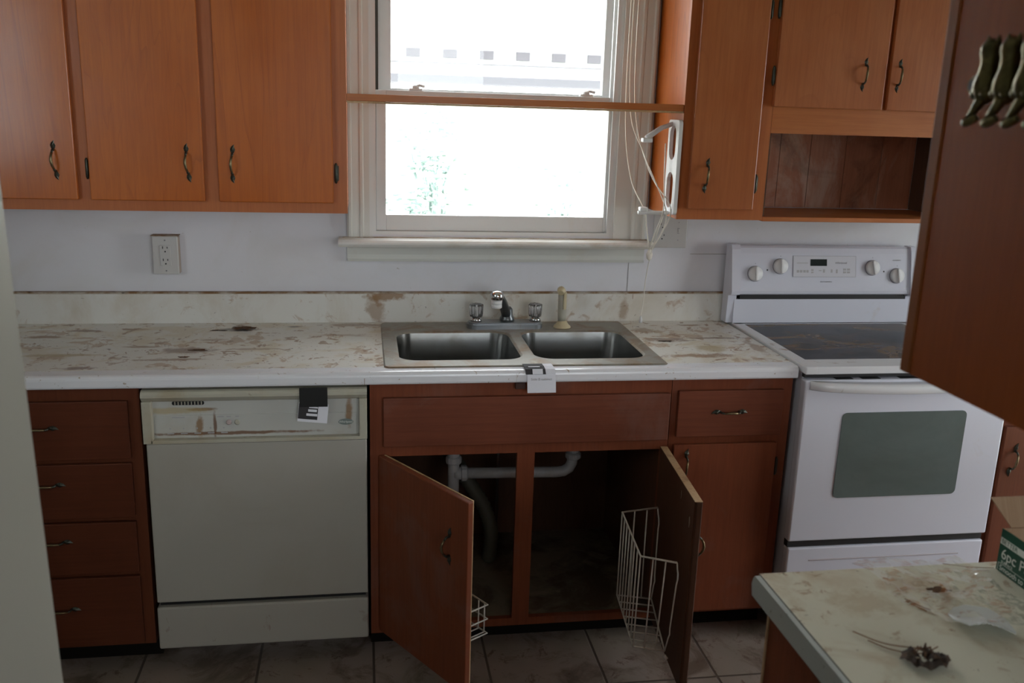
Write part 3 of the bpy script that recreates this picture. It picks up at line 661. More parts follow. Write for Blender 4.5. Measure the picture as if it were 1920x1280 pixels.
# control panel: frame with recessed face
mb = MB(); zt, zb = .868, .716
mb.prism([(-.576, zt), (-.628, zt), (-.636, zt-.003), (yf-.002, zt-.010), (yf-.002, zt-.018), (-.630, zt-.030), (-.624, zt-.034), (-.576, zt-.034)], 'x', x0, x1)
mb.box(x0, x0+.026, yf, -.576, zb, zt-.030, .002); mb.box(x1-.022, x1, yf, -.576, zb, zt-.030, .002); mb.box(x0+.02, x1-.02, yf, -.576, zb, zb+.010, .001)
cp = mb.build('control_panel', dw_ctrl, dw)
mb = MB(); mb.box(x0+.025, x1-.021, -.618, -.577, zb+.008, zt-.032); mb.box(x0+.03, x1-.03, -.621, -.6175, zb+.010, zb+.076, .001)
mb.build('fascia', mat('fascia_plastic', (.52, .52, .49), .38, [((.42, .33, .20), 6, .54, .74, (1, 1, .6), .5)],
    [(BR, (-.08, -.33, .738), (.30, .08, .006), 1.5, .85), (BR2, (.26, -.33, .795), (.012, .08, .05), 1.5, .8), (BR, (.02-.13, -.33, .765), (.006, .08, .045), 1.2, .8), (BR2, (-.15, -.33, .76), (.012, .08, .045), 1.8, .8),
     (BR, (-.14, -.33, .808), (.05, .08, .006), 1.4, .8), (YL, (-.22, -.33, .805), (.12, .08, .012), 1.2, .6)], coat=.1), cp)
mb = MB(); mb.prism(rrect(-.697, -.611, .8215, .8325, .005, 3), 'y', -.6195, -.6175); mb.build('vent_slot', black, cp)
for i in range(9):
    mb = MB(); mb.box(-.690+i*.0088, -.6875+i*.0088, -.6205, -.6195, .8225, .8315); mb.build('vent_rib', dw_ctrl, cp)
for i in range(5):
    mb = MB(); mb.box(-.713+i*.036, -.695+i*.036, -.6218, -.6212, .738, .741); mb.build('button_marking', faint_ink, cp)
    mb = MB(); mb.box(-.713+i*.036+.006, -.713+i*.036+.010, -.6218, -.6212, .752, .756); mb.build('button_marking', faint_ink, cp)
for a, b in ((-.699, -.665), (-.578, -.560), (-.553, -.541), (-.529, -.519)):
    mb = MB(); mb.box(a, b, -.6218, -.6212, .785, .788); mb.build('button_marking', faint_ink, cp)
for x, mm in ((-.547, mat('pink_button', (.50, .40, .38), .5)), (-.524, dw_ctrl)):
    mb = MB(); mb.lathe([(.0075, 0), (.0075, .003), (.005, .004)], (x, -.621, .770), (0, -1, 0)); mb.build('button', mm, cp)
mb = MB(); mb.prism([(-.225+.021*math.cos(a*PI/12), .764+.009*math.sin(a*PI/12)) for a in range(24)], 'y', -.6225, -.621)
bd = mb.build('badge', mat('badge_silver', (.20, .24, .23), .35), cp)
text_mb('Whirlpool', .009, at(-.225, -.6228, .764) @ FACE, .0002).build('lettering', label_white, bd)
mb = MB(); mb.box(x0+.006, x1-.001, -.636, -.576, .228, .7145, .004, 3); mb.build('door', dw_white, dw)
mb = MB(); mb.box(x0+.012, x1-.008, -.62, -.576, .213, .228); mb.build('door_gap', black, dw)
mb = MB(); mb.box(x0+.004, x1, -.637, -.576, .078, .212, .006, 3); mb.build('kickplate', dw_kick, dw)
mb = MB(); mb.box(x0+.03, x1-.03, -.572, -.561, .050, .078); mb.build('toe_panel', mat('toe_grey', (.22, .21, .19), .6), dw)
# tape and paper cards
tp = MB(); tp.box(-.351, -.274, -.6435, -.6425, .817, .873); tag(tp.build('tape_strip', tape, origin=(-.31, -.643, .84)), 'strip of black tape stuck over the top of the dishwasher', 'tape')
cd = MB(); Mr = Matrix.Translation((-.315, -.6425, .796)) @ Matrix.Rotation(math.radians(6), 4, 'Y') @ Matrix.Rotation(-.12, 4, 'X')
cd.box(-.041, .041, -.0006, 0, -.024, .030, M=Mr)
o = tag(cd.build('paper_card', paper, origin=(-.315, -.643, .796)), 'small white card with dark print taped to the dishwasher front', 'card')
cd = MB(); cd.box(-.040, .013, -.0012, -.0007, -.016, .028, M=Mr); cd.build('printed_block', ink, o)
cd = MB(); cd.box(-.018, .012, -.0017, -.0013, -.006, .001, M=Mr); cd.box(-.014, .010, -.0017, -.0013, .006, .013, M=Mr); cd.box(-.012, .012, -.0017, -.0013, .0165, .021, M=Mr); cd.build('printed_lines', paper, o)
# note over the counter edge
cd = MB(); xa, xb = .288, .372
P = [(-.590, .9190), (-.618, .9188), (-.634, .9150), (-.643, .9020), (-.646, .880), (-.648, .848)]
def strip(m_, pts, xa, xb, sh=0.0):
    L = []
    for i, (y, z) in enumerate(pts):
        k = i/(len(pts)-1)*sh
        L.append((m_.bm.verts.new((xa+k, y, z)), m_.bm.verts.new((xb+k, y, z)), m_.bm.verts.new((xb+k, y-.0008, z+.0008)), m_.bm.verts.new((xa+k, y-.0008, z+.0008))))
    for i in range(len(L)-1):
        a, b = L[i], L[i+1]
        for j in range(4): m_.bm.faces.new((a[j], a[(j+1) % 4], b[(j+1) % 4], b[j]))
    m_.bm.faces.new(L[0]); m_.bm.faces.new(tuple(reversed(L[-1])))
strip(cd, P, xa, xb, .006)
o = tag(cd.build('paper_card', paper, origin=(.33, -.62, .914)), 'white card with dark print draped from the sink rim over the counter edge', 'card')
cd = MB(); off = lambda q, d: [(y-d, z+d*.6) for y, z in q]
strip(cd, off(P[:4], .0012), xa-.003, xb-.028, .003); cd.build('printed_block', ink, o)
cd = MB(); strip(cd, off(P[2:4], .0022), xa+.020, xb-.034, .0); strip(cd, off(P[1:2]+[(-.624, .918)], .0022), xa+.01, xb-.04, .0); cd.build('printed_lines', paper, o)
text_mb('Side B cabinet', .011, at((xa+xb)/2+.004, -.6478, .889) @ FACE, .0001).build('handwriting', faint_ink, o)

# ---------------------------------------------------------------- plumbing and hose under the sink
dp = thing('drain_pipe', 'white plastic sink drain with tee and horizontal arm inside the open cabinet', 'pipe', (.3, -.35, .3))
mb = MB(); mb.tube([(.113, -.35, .728), (.113, -.35, .30)], .019, 16); mb.build('tailpipe', pvc, dp)
mb = MB(); mb.lathe([(.024, 0), (.026, .004), (.026, .02), (.022, .024)], (.113, -.35, .520), seg=12, smooth=False); mb.build('slip_nut', pvc, dp)
mb = MB(); mb.lathe([(.020, 0), (.0265, .002), (.0265, .018), (.021, .022)], (.137, -.35, .483), (1, 0, 0), seg=12, smooth=False); mb.tube([(.115, -.35, .483), (.14, -.35, .483)], .021, 14); mb.build('tee', pvc, dp)
mb = MB(); mb.tube([(.14, -.35, .483), (.455, -.352, .478), (.480, -.353, .481), (.498, -.353, .492), (.507, -.353, .510), (.510, -.353, .54), (.512, -.353, .728)], .018, 14); mb.build('cross_pipe', pvc, dp)
mb = MB(); mb.lathe([(.021, 0), (.026, .004), (.026, .018), (.022, .022)], (.510, -.353, .525), seg=12, smooth=False); mb.build('slip_nut', pvc, dp)
for x in (.113, .512):
    mb = MB(); mb.lathe([(.022, 0), (.045, .004), (.045, .02)], (x, -.353, .705)); mb.build('strainer_cup', dull_chrome, dp)
hs = MB(); pts = []; rs = []
ctrl = [Vector(q) for q in ((.0, -.15, .58), (.10, -.22, .52), (.17, -.26, .42), (.23, -.27, .32), (.255, -.27, .22), (.25, -.25, .12))]
N = 60
for i in range(N+1):
    t = i/N*(len(ctrl)-1); k = min(int(t), len(ctrl)-2); u = t-k
    p0, p1, p2, p3 = ctrl[max(k-1, 0)], ctrl[k], ctrl[k+1], ctrl[min(k+2, len(ctrl)-1)]
    pts.append(.5*((2*p1)+(p2-p0)*u+(2*p0-5*p1+4*p2-p3)*u*u+(3*p1-p0-3*p2+p3)*u**3)); rs.append(.026 if i % 2 else .0225)
hs.tube(pts, rs, 14)
tag(hs.build('corrugated_hose', hose_m, origin=(.2, -.25, .12)), 'grey corrugated hose curving down inside the open sink cabinet', 'hose')
for x, lb in ((.30, 'thin copper water line rising behind the centre post of the sink cabinet'),):
    mb = MB(); mb.tube([(x, -.08, .10), (x, -.08, .5), (x-.06, -.1, .66), (x-.03, -.12, .86)], .005, 8)
    tag(mb.build('water_line', dull_chrome, origin=(x, -.08, .1)), lb, 'pipe')

# ---------------------------------------------------------------- wire baskets on the doors
wb = MB(); r = .0022
def W(*p, rr=r): wb.tube(p, rr, 6)
IT, IB = [(.668, -.748, .524), (.648, -1.008, .480)], None
# corners: far/near, inner(door)/outer ; top / bottom
fi, fo, no, ni = (.675, -.755, .523), (.560, -.783, .526), (.560, -.975, .486), (.652, -1.008, .479)
bfi, bfo, bno, bni = (.668, -.778, .240), (.560, -.783, .262), (.560, -.965, .206), (.650, -.972, .190)
Lp = lambda a, b, t: tuple(a[i]+(b[i]-a[i])*t for i in range(3))
W(fi, fo, no, ni, rr=.003); W(bfi, bfo, bno, bni, rr=.0028); W(bfi, bni, rr=.0028)
for t in (0, .14, .28, .42, .56, .7, .85, 1.): W(Lp(fo, no, t), Lp(bfo, bno, t))
for t in (.35, .7): W(Lp(fo, fi, t), Lp(bfo, bfi, t)); W(Lp(no, ni, t), Lp(bno, bni, t))
for t in (.14, .28, .43, .58, .72, .87): W(Lp(bfo, bno, t), Lp(bfi, bni, t))
for a, b, sg in ((fi, bfi, 1), (ni, bni, -1)):
    q = [Vector(Lp(a, b, t)) for t in (0, .06, .10, .16, .22, .28, .72, .78, .84, .90, 1.)]
    offs = [0, .004, .008, .010, .008, .008, .008, .010, .006, .004, 0]
    W(*[(v.x+o*.3, v.y-o*1.2, v.z) for v, o in zip(q, offs)])
wb.tube([(.645, -.985, .185), (.652, -.99, .176)], .0045, 8)
tag(wb.build('wire_basket', wire_m, origin=(.62, -.88, .2)), 'tall white wire basket mounted inside the open right sink door', 'basket')
wb = MB()
# rack on the left door, inner side
u = Vector((math.cos(math.radians(-57.6)), math.sin(math.radians(-57.6)), 0)); nn = Vector((math.cos(math.radians(32.4)), math.sin(math.radians(32.4)), 0))
H = Vector((-.118, BF-.004, 0))
for z in (.325, .282, .238):
    a = H+u*.14+nn*.004; b = H+u*.14+nn*.075; e1 = H+u*.395+nn*.075; f1 = H+u*.395+nn*.004
    b.z = z; a.z = z; e1.z = z; f1.z = z
    W(a, b, e1, f1, rr=.0026)
for t in (.15, .22, .29, .36, .385):
    p = H+u*t+nn*.072; W((p.x, p.y, .238), (p.x, p.y, .325), rr=.002); q = H+u*t+nn*.004; W((p.x, p.y, .238), (q.x, q.y, .238), rr=.002)
tag(wb.build('wire_basket', wire_m, origin=tuple(H+u*.27+Vector((0, 0, .24)))), 'white wire rack behind the open left sink door, only its corner showing', 'basket')

# ---------------------------------------------------------------- outlets
def outlet_face(par, x, z, y):
    for dz in (.020, -.020):
        m_ = MB(); m_.box(x-.0085, x-.0060, y-.0008, y+.001, z+dz+.002, z+dz+.010); m_.box(x+.0055, x+.0080, y-.0008, y+.001, z+dz+.003, z+dz+.009)
        m_.lathe([(.0026, 0), (.0026, .001)], (x, y, z+dz-.007), (0, -1, 0), 10); m_.build('socket_slots', ink, par)
o = thing('power_outlet', 'white duplex power outlet in a raised box on the wall, left of the window', 'outlet', (-.807, -.02, 1.145))
mb = MB(); mb.box(-.846, -.767, -.035, -.001, 1.084, 1.205, .002); mb.build('outlet_box', mat('box_side_brown', (.40, .33, .27), .6), o)
mb = MB(); mb.box(-.848, -.767, -.041, -.0352, 1.083, 1.208, .003); mb.build('cover_plate', ivory, o)
mb = MB(); mb.box(-.824, -.790, -.0435, -.0405, 1.112, 1.179, .001); mb.build('receptacle', ivory, o)
outlet_face(o, -.807, 1.1455, -.0435)
mb = MB(); mb.lathe([(.0028, 0), (.0022, .001)], (-.807, -.0412, 1.195), (0, -1, 0), 10); mb.lathe([(.0028, 0), (.0022, .001)], (-.807, -.0412, 1.095), (0, -1, 0), 10); mb.build('screw', grey_ink, o)
mb = MB(); mb.box(-.850, -.765, -.042, -.001, 1.2085, 1.2105, .0); mb.build('grimy_ledge', grime, o)
o = thing('power_outlet', 'flat double-gang white outlet and switch plate under the right wall cabinet', 'outlet', (.905, -.005, 1.235))
mb = MB(); mb.box(.845, .970, -.008, -.001, 1.178, 1.298, .003); mb.build('cover_plate', ivory, o)
outlet_face(o, .878, 1.238, -.0082)
mb = MB(); mb.box(.933, .941, -.0088, -.0075, 1.247, 1.249); mb.box(.933, .941, -.0088, -.0075, 1.230, 1.232); mb.box(.9355, .9385, -.0088, -.0075, 1.205, 1.208); mb.box(.9355, .9385, -.0088, -.0075, 1.268, 1.271); mb.build('switch_marking', grey_ink, o)
mb = MB(); mb.box(.935, .939, -.012, -.008, 1.234, 1.245, .001); mb.build('toggle', ivory, o)

# ---------------------------------------------------------------- paper towel holder + blind cords
th = thing('paper_towel_holder', 'broken white plastic paper towel holder on the side of the right wall cabinet', 'holder', (.81, -.27, 1.33))
bm = bmesh.new()
def yz_loop(pts, x):
    vs = [bm.verts.new((x, y, z)) for y, z in pts]; return vs, [bm.edges.new((vs[i], vs[(i+1) % len(vs)])) for i in range(len(vs))]
def stadium(y0, y1, z0, z1, n=8):
    r = (y1-y0)/2; cy = (y0+y1)/2
    return arc((cy, z1-r), r, 0, PI, n) + arc((cy, z0+r), r, PI, 2*PI, n)
oy0, oy1, oz0, oz1 = -.318, -.215, 1.330, 1.625
_, e0 = yz_loop(rrect(oy0, oy1, oz0, oz1, .012, 4), .806)
_, e1 = yz_loop(stadium(oy0+.025, oy1-.017, 1.500, 1.607), .806)
_, e2 = yz_loop(stadium(oy0+.025, oy1-.017, 1.348, 1.462), .806)
bmesh.ops.triangle_fill(bm, use_beauty=True, edges=e0+e1+e2)
ex = bmesh.ops.extrude_face_region(bm, geom=bm.faces[:]); bmesh.ops.translate(bm, vec=(.012, 0, 0), verts=[v for v in ex['geom'] if isinstance(v, bmesh.types.BMVert)])
mb = MB(); mb.merge(bm); mb.build('mounting_plate', white_pl, th)
mb = MB(); mb.tube([(.808, -.245, 1.612), (.765, -.262, 1.598), (.715, -.275, 1.566)], [.007, .008, .009], 10); mb.box(.700, .732, -.292, -.262, 1.553, 1.567, .004, M=None); mb.build('upper_arm', white_pl, th)
mb = MB(); mb.box(.702, .806, -.283, -.267, 1.326, 1.338, .004); mb.box(.706, .732, -.289, -.262, 1.336, 1.350, .004); mb.build('lower_arm', white_pl, th)
def cord(pts, r=.0020):
    c_ = [Vector(q) for q in pts]; out = []
    for i in range(24*(len(c_)-1)+1):
        t = i/24; k = min(int(t), len(c_)-2); u = t-k
        p0, p1, p2, p3 = c_[max(k-1, 0)], c_[k], c_[k+1], c_[min(k+2, len(c_)-1)]
        out.append(.5*((2*p1)+(p2-p0)*u+(2*p0-5*p1+4*p2-p3)*u*u+(3*p1-p0-3*p2+p3)*u**3))
    m_ = MB(); m_.tube(out[::4] if (len(out)-1) % 4 == 0 else out, r, 6); return m_
Z = ZC-.2
bc = thing('blind_cord', 'pale blind pull cords hanging down the right window casing to a tassel', 'cord', (.79, -.12, 1.19))
cord([(.700, -.10, 2.15), (.698, -.12, 1.68), (.735, -.2, 1.51), (.790, -.29, 1.345), (.800, -.22, 1.25), (.800, -.12, 1.19)]).build('strand', cord_m, bc)
cord([(.715, -.10, 2.15), (.715, -.12, 1.68), (.755, -.2, 1.46), (.812-.01, -.30, 1.352), (.806, -.22, 1.26), (.805, -.12, 1.19)]).build('strand', cord_m, bc)
cord([(.690, -.10, 2.15), (.688, -.11, 1.66), (.712, -.13, 1.44), (.745, -.20, 1.335), (.765, -.18, 1.27), (.797, -.12, 1.19)]).build('strand', cord_m, bc)
cord([(.792, -.235, 1.55), (.790, -.25, 1.46), (.782, -.29, 1.345), (.786, -.22, 1.27), (.798, -.12, 1.195)]).build('strand', cord_m, bc)
mb = MB(); mb.lathe([(.003, 0), (.009, .006), (.011, .02), (.006, .034), (.003, .04)], (.800, -.12, 1.152)); mb.build('tassel', cord_m, bc)
lc = thing('blind_cord', 'single thin cord reaching down to the countertop, ending in a small white bell', 'cord', (.80, -.06, .92))
cord([(.789, -.275, 1.324), (.800, -.15, 1.20), (.812, -.06, 1.08), (.812, -.05, 1.00), (.806, -.05, .94)], .0014).build('strand', cord_m, lc)
mb = MB(); mb.lathe([(.0065, 0), (.0055, .012), (.0025, .024)], (.806, -.05, .9155)); mb.build('end_bell', white_pl, lc)

# ---------------------------------------------------------------- range
rg = thing('electric_range', 'white freestanding electric range with dirty black glass cooktop', 'range', (1.47, -.33, 0))
x0, x1 = 1.137, 1.826
mb = MB(); mb.box(x0+.006, x1-.006, -.638, -.03, .045, .895); mb.box(x0+.04, x1-.04, -.58, -.06, .001, .045); mb.build('body', range_white, rg)
mb = MB(); a, b, c0, c1 = 1.178, 1.79, -.578, -.098
mb.box(x0, a, -.668, -.05, .896, .920, .004, 3); mb.box(b, x1, -.668, -.05, .896, .920, .004, 3); mb.box(a-.006, b+.006, -.668, c0, .896, .920, .004, 3); mb.box(a-.006, b+.006, c1, -.05, .896, .920, .003)
ckt = mb.build('cooktop_frame', range_edge, rg)
mb = MB(); mb.box(a, b, c0, c1, .900, .9185); mb.build('cooktop_glass', cook_glass, ckt)
# backguard lower riser, vent slot, console
mb = MB(); mb.prism([(-.098, .920), (-.085, .920), (-.080, 1.006), (-.030, 1.006), (-.030, .896), (-.098, .896)], 'x', x0+.002, x1-.002); mb.build('riser', range_white, rg)
mb = MB(); mb.box(x0+.022, x1-.028, -.0815, -.03, 1.0065, 1.0255); mb.build('vent_slot', black, rg)
yb, yt_ = -.100, -.072
cs = [( -.030, 1.026), (yb+.006, 1.026), (yb, 1.030), (yb-.001, 1.040), (yb+.004, 1.052), (yt_, 1.172), (yt_+.006, 1.190), (yt_+.014, 1.196), (-.030, 1.196)]
mb = MB(); mb.prism(cs, 'x', x0+.012, x1-.022)
con = mb.build('console', range_white, rg)
mb = MB(); capl = [(-.030, .92), (-.076, .92), (-.080, 1.02), (yb-.008, 1.028), (yb-.010, 1.04), (yt_-.008, 1.186), (yt_, 1.202), (-.030, 1.202)]
mb.prism(capl, 'x', x0-.022, x0+.010); mb.build('end_cap', range_white, rg); mb = MB(); mb.prism([(y, z-.004) for y, z in capl], 'x', x1-.022, x1+.002); mb.build('end_cap', range_white, rg)
def cy(z): return yb+.004 + (z-1.052)/(1.172-1.052)*(yt_-yb-.004)
tilt = math.atan2(yt_-yb-.004, .12); nrm = Vector((0, -math.cos(tilt), math.sin(tilt)))
for x, z, an in ((1.205, 1.100, .0), (1.300, 1.126, .0), (1.655, 1.122, .15), (1.752, 1.094, .1)):
    c_ = Vector((x, cy(z), z)) + nrm*.0006
    mb = MB(); mb.lathe([(.0285, 0), (.0285, .0015), (.027, .002)], c_, nrm, 28); rr = mb.build('knob_ring', grey_ink, con)
    mb = MB(); mb.lathe([(.0265, .002), (.0262, .010), (.0235, .014), (.0, .0145)], c_, nrm, 28)
    Mk = Matrix.Translation(c_+nrm*.014) @ nrm.to_track_quat('Y', 'Z').to_matrix().to_4x4() @ Matrix.Rotation(an, 4, 'Y')
    mb.box(-.0045, .0045, -.001, .009, -.025, .025, .002, M=Mk)
    k = mb.build('control_knob', white_pl, con)
    mb = MB(); mb.lathe([(.0012, 0), (.0012, .0006)], c_+Vector((0, .004, .036)), nrm, 8); mb.build('marking', ink, con)
CF = lambda x, z, d=.0008: Matrix.Translation(Vector((x, cy(z), z))+nrm*d) @ Matrix.Rotation(PI/2-tilt, 4, 'X')
mb = MB(); m0 = CF(1.470, 1.126)
mb.box(-.120, .120, -.037, .037, 0, .0012, M=m0); tpn = mb.build('touch_panel', mat('touch_panel_white', (.60, .60, .65), .3), con)
mb = MB(); mb.box(-.121, .121, .037, .038, 0, .0014, M=m0); mb.box(-.121, .121, -.038, -.037, 0, .0014, M=m0); mb.box(-.121, -.120, -.037, .037, 0, .0014, M=m0); mb.box(.120, .121, -.037, .037, 0, .0014, M=m0); mb.build('panel_border', grey_ink, tpn)
mb = MB(); mb.box(-.055, .008, .002, .026, .001, .0022, M=m0); mb.build('display', lcd, tpn)
mb = MB()
for (u0, u1, v0, v1) in ((-.107, -.065, .011, .0135), (-.107, -.098, -.022, -.013), (-.095, -.086, -.022, -.013), (-.082, -.073, -.022, -.013), (-.070, -.062, -.022, -.013), (-.052, -.043, -.024, -.019), (-.052, -.043, -.016, -.010),
        (-.022, -.012, -.016, -.013), (-.006, .001, -.022, -.010), (.024, .030, -.022, -.010), (.044, .050, -.024, -.010), (.072, .083, -.024, -.017), (.072, .083, -.014, -.007), (.087, .098, -.024, -.017), (.087, .098, -.014, -.007)):
    mb = MB(); mb.box(u0, u1, v0, v1, .0012, .0018, M=m0); mb.build('button_marking', faint_ink, tpn)
text_mb('Whirlpool', .011, m0 @ at(.062, .013, .0014), .0002, .25).build('lettering', grey_ink, tpn)
text_mb('SELF-CLEANING', .0065, CF(1.477, 1.072), .0002).build('lettering', grey_ink, con)
text_mb('ACCUBAKE', .0065, CF(1.752, 1.149), .0002).build('lettering', faint_ink, con)
mb = MB(); mb.lathe([(.0028, 0), (.0028, .001)], Vector((1.252, cy(1.113), 1.113)), nrm, 10); mb.lathe([(.0028, 0), (.0028, .001)], Vector((1.702, cy(1.109), 1.109)), nrm, 10); mb.build('indicator_dot', ink, con)
mb = MB(); mb.box(x0+.02, x1-.026, -.0992+.004, -.0985+.006, 1.0515, 1.0525); mb.build('trim_line', grey_ink, con)
# front: gap, door, handle, drawer
mb = MB(); mb.box(x0+.004, x1-.004, -.655, -.638, .884, .8955); mb.build('front_gap', black, rg)
mb = MB(); mb.box(x0, x1-.004, -.676, -.639, .352, .880, .006, 3); dr = mb.build('oven_door', range_white, rg)
mb = MB(); mb.prism(rrect(1.268, 1.685, .497, .776, .016, 4), 'y', -.6785, -.6755); mb.build('oven_window', oven_glass, dr)
mb = MB(); 
ctl = []
n = 22
Lr = []
for i in range(n+1):
    t = i/n; x = 1.150+t*.655; k = math.sin(PI*t)**.35
    yo = -.678-.040*k; zo = .866-.008*math.sin(PI*t)
    Lr.append([(x, -.677, zo+.014), (x, yo, zo+.013), (x, yo-.005, zo+.006), (x, yo-.004, zo-.010), (x, yo+.004, zo-.014), (x, -.677, zo-.014)])
vsr = [[mb.bm.verts.new(p) for p in r_] for r_ in Lr]
for i in range(n):
    for j in range(6):
        f = mb.bm.faces.new((vsr[i][j], vsr[i][(j+1) % 6], vsr[i+1][(j+1) % 6], vsr[i+1][j])); f.smooth = True
mb.bm.faces.new(vsr[0]); mb.bm.faces.new(list(reversed(vsr[-1]))); mb.build('handle', range_edge, dr)
for a, b in ((1.24, 1.295), (1.325, 1.385), (1.45, 1.51), (1.56, 1.62)):
    mb = MB(); mb.box(a, b, -.6665, -.646, .8797, .8812); mb.build('vent_slot', black, dr)
mb = MB(); mb.box(x0+.006, x1-.008, -.662, -.638, .328, .352); mb.build('door_gap', black, rg)
mb = MB(); mb.box(x0+.004, x1-.006, -.672, -.638, .075, .327, .006, 3)
sd = mb.build('storage_drawer', range_white, rg)
mb = MB(); mb.prism([(-.6715, .287), (-.6745, .284), (-.6715, .281)], 'x', x0+.08, x1-.09); mb.build('grip_crease', mat('crease_shadow_grey', (.40, .36, .38), .5), sd)

# ---------------------------------------------------------------- peninsula
c = thing('peninsula_cabinet', 'brown wooden peninsula base cabinet in the right foreground', 'cabinet', (1.2, -2.2, 0))
mb = MB(); mb.box(.4835, XR-.4, -2.62, -1.885, .001, .874); mb.build('body', red_wood, c)
mb = MB(); mb.box(.4805, .4834, -1.888, -1.884, .001, .874); mb.build('edge_strip', raw_wood, c)
ct2 = thing('countertop', 'off-white peninsula countertop in the right foreground with dark-lined edge', 'countertop', (0, 0, .876))
mb = MB(); mb.box(.470, XR-.38, -2.70, -1.858, .8762, .914, .002); mb.build('worktop', pen_lam, ct2)
mb = MB(); mb.prism([(-2.70, .8765), (-2.70, .9138), (-1.866, .9138), (-1.860, .906), (-1.857, .895), (-1.862, .8765)], 'x', .460, .4695); mb.build('side_edge', pen_edge, ct2)
mb = MB(); mb.box(.4690, .4708, -2.70, -1.862, .9135, .9143); mb.build('glue_line', dark_line, ct2)

# ---------------------------------------------------------------- hanging cabinet over peninsula
c = thing('hanging_cabinet', 'dark brown cabinet hanging over the peninsula, its end panel filling the right edge', 'cabinet', (1.2, -2.2, 1.32))
mb = MB(); mb.box(.5455, 1.9, -2.40, -2.0765, 1.32, ZC-.002, .001); mb.build('body', brown_panel, c)
mb = MB(); mb.box(.5440, 1.9, -2.076, -2.056, 1.32, ZC-.002, .0015); mb.build('face_frame', wood('brown_frame_wood', (.28, .085, .022), (.2, .06, .015), (.32, .10, .028), .5, seed=15, spec=.15), c)
# ---------------------------------------------------------------- cat coat hook
hk = thing('coat_hook', 'aged brass coat hook rail of cats seen from behind, on the brown end panel', 'hook', (.540, -2.17, 1.69))
mb = MB(); mb.tube([(.538, -2.143, 1.684), (.5375, -2.295, 1.684)], .0050, 12)
mb.lathe([(.0120, 0), (.0120, .010), (.0095, .013)], (.5435, -2.143, 1.689), (-1, 0, 0), 20); mb.lathe([(.0120, 0), (.0120, .010), (.0095, .013)], (.5435, -2.295, 1.689), (-1, 0, 0), 20)
mb.build('rail', cat_brass, hk)
mb = MB(); mb.lathe([(.0062, 0), (.0062, .0012)], (.5303, -2.143, 1.689), (-1, 0, 0), 14); mb.build('screw_hole', black, hk)
for i in range(4):
    y = -2.166-i*.0345; mb = MB(); X = .535
    # seated body seen from behind: haunches, waist, shoulders, head, ears
    prof = [(.004, 1.668), (.0105, 1.674), (.0145, 1.683), (.0145, 1.691), (.0115, 1.702), (.0095, 1.711), (.0100, 1.717), (.0118, 1.724), (.0115, 1.731), (.0075, 1.7375), (.002, 1.740)]
    mb.tube([(X-.003, y, z) for r_, z in prof], [r_ for r_, z in prof], 18)
    for s_ in (1, -1): mb.lathe([(.0048, 0), (.0032, .006), (.0004, .012)], (X-.002, y+s_*.0070, 1.732), (0, s_*.2, 1), 10)
    for s_ in (1, -1): mb.lathe([(.0005, -.008), (.007, -.005), (.0085, 0), (.0065, .005), (.0005, .008)], (X-.007, y+s_*.0085, 1.680), (0, 0, 1), 12)
    mb.build('cat_figure', cat_brass, hk)
    mb = MB(); t_ = []; rr_ = []
    for j in range(17):
        a = j/16
        if a < .6:
            k = a/.6; p = (X-.006-.008*k, y+.010*k**1.5, 1.676-.026*k); rr_.append(.0070-.0035*k)
        else:
            k = (a-.6)/.4*PI; p = (X-.014-.006*math.sin(k), y+.010-.011*(1-math.cos(k))/2*1.6, 1.650-.005*math.sin(k)+.004*(1-math.cos(k))/2); rr_.append(.0040+.0008*math.sin(k))
        t_.append(p)
    mb.tube(t_, rr_, 12); mb.lathe([(.0005, -.004), (.0045, -.002), (.005, 0), (.0045, .002), (.0005, .004)], t_[10], (0, 0, 1), 12)
    mb.build('tail_hook', cat_brass, hk)

# ---------------------------------------------------------------- cardboard box
bx = thing('cardboard_box', 'green printed cardboard box with raised flap on the peninsula, at the right edge', 'box', (.99, -2.0, .9145))
bt = .989; y0_, y1_ = -2.20, -1.884; xa_, xb_ = .885, 1.12
mb = MB(); mb.box(xa_, xa_+.003, y0_, y1_, .9148, bt); mb.box(xb_-.003, xb_, y0_, y1_, .9148, bt); mb.box(xa_+.003, xb_-.003, y1_-.003, y1_, .9148, bt); mb.box(xa_+.003, xb_-.003, y0_, y0_+.003, .9148, bt); mb.box(xa_+.003, xb_-.003, y0_+.003, y1_-.003, .9148, .918)
mb.build('tray', cardboard, bx)
mb = MB(); mb.box(xa_-.0008, xa_-.0001, y0_, y1_, .9149, bt+.0004); mb.build('printed_face', green_print, bx)['label'] = 'dark green printed side'
mb = MB(); mb.box(xa_-.0014, xa_-.0008, -2.19, -1.9665, .965, .985); mb.build('navy_label', navy_print, bx)
mb = MB(); fl = Matrix(((1, 0, 0, 0), (0, 1, .46, -1.8835), (0, 0, 1, bt-.001), (0, 0, 0, 1)))
mb.prism([(.902, 0), (.871, .047), (xb_+.03, .047), (xb_, 0)], 'y', 0, .0028); mb.xform(fl); mb.build('flap', cardboard, bx)
SIDE = Matrix(((0, 0, -1, 0), (-1, 0, 0, 0), (0, 1, 0, 0), (0, 0, 0, 1)))   # text reads along -y, faces -x
mb = MB(); mb.box(xa_-.0016, xa_-.0009, -1.9645, -1.886, .9635, .9745); st = mb.build('title_strip', label_white, bx)
text_mb('BETTER', .0115, at(xa_-.0017, -1.8885, .969) @ SIDE, .0001, align='LEFT', bold=.0).build('lettering', green_print, st)
text_mb('6pc Paint Tray Set', .0255, at(xa_-.0012, -1.8915, .9475) @ SIDE, .0002, align='LEFT', bold=.0).build('lettering', label_white, bx)
text_mb('SURFACE', .0068, at(xa_-.0012, -1.894, .9335) @ SIDE, .0001, align='LEFT').build('lettering', label_white, bx)
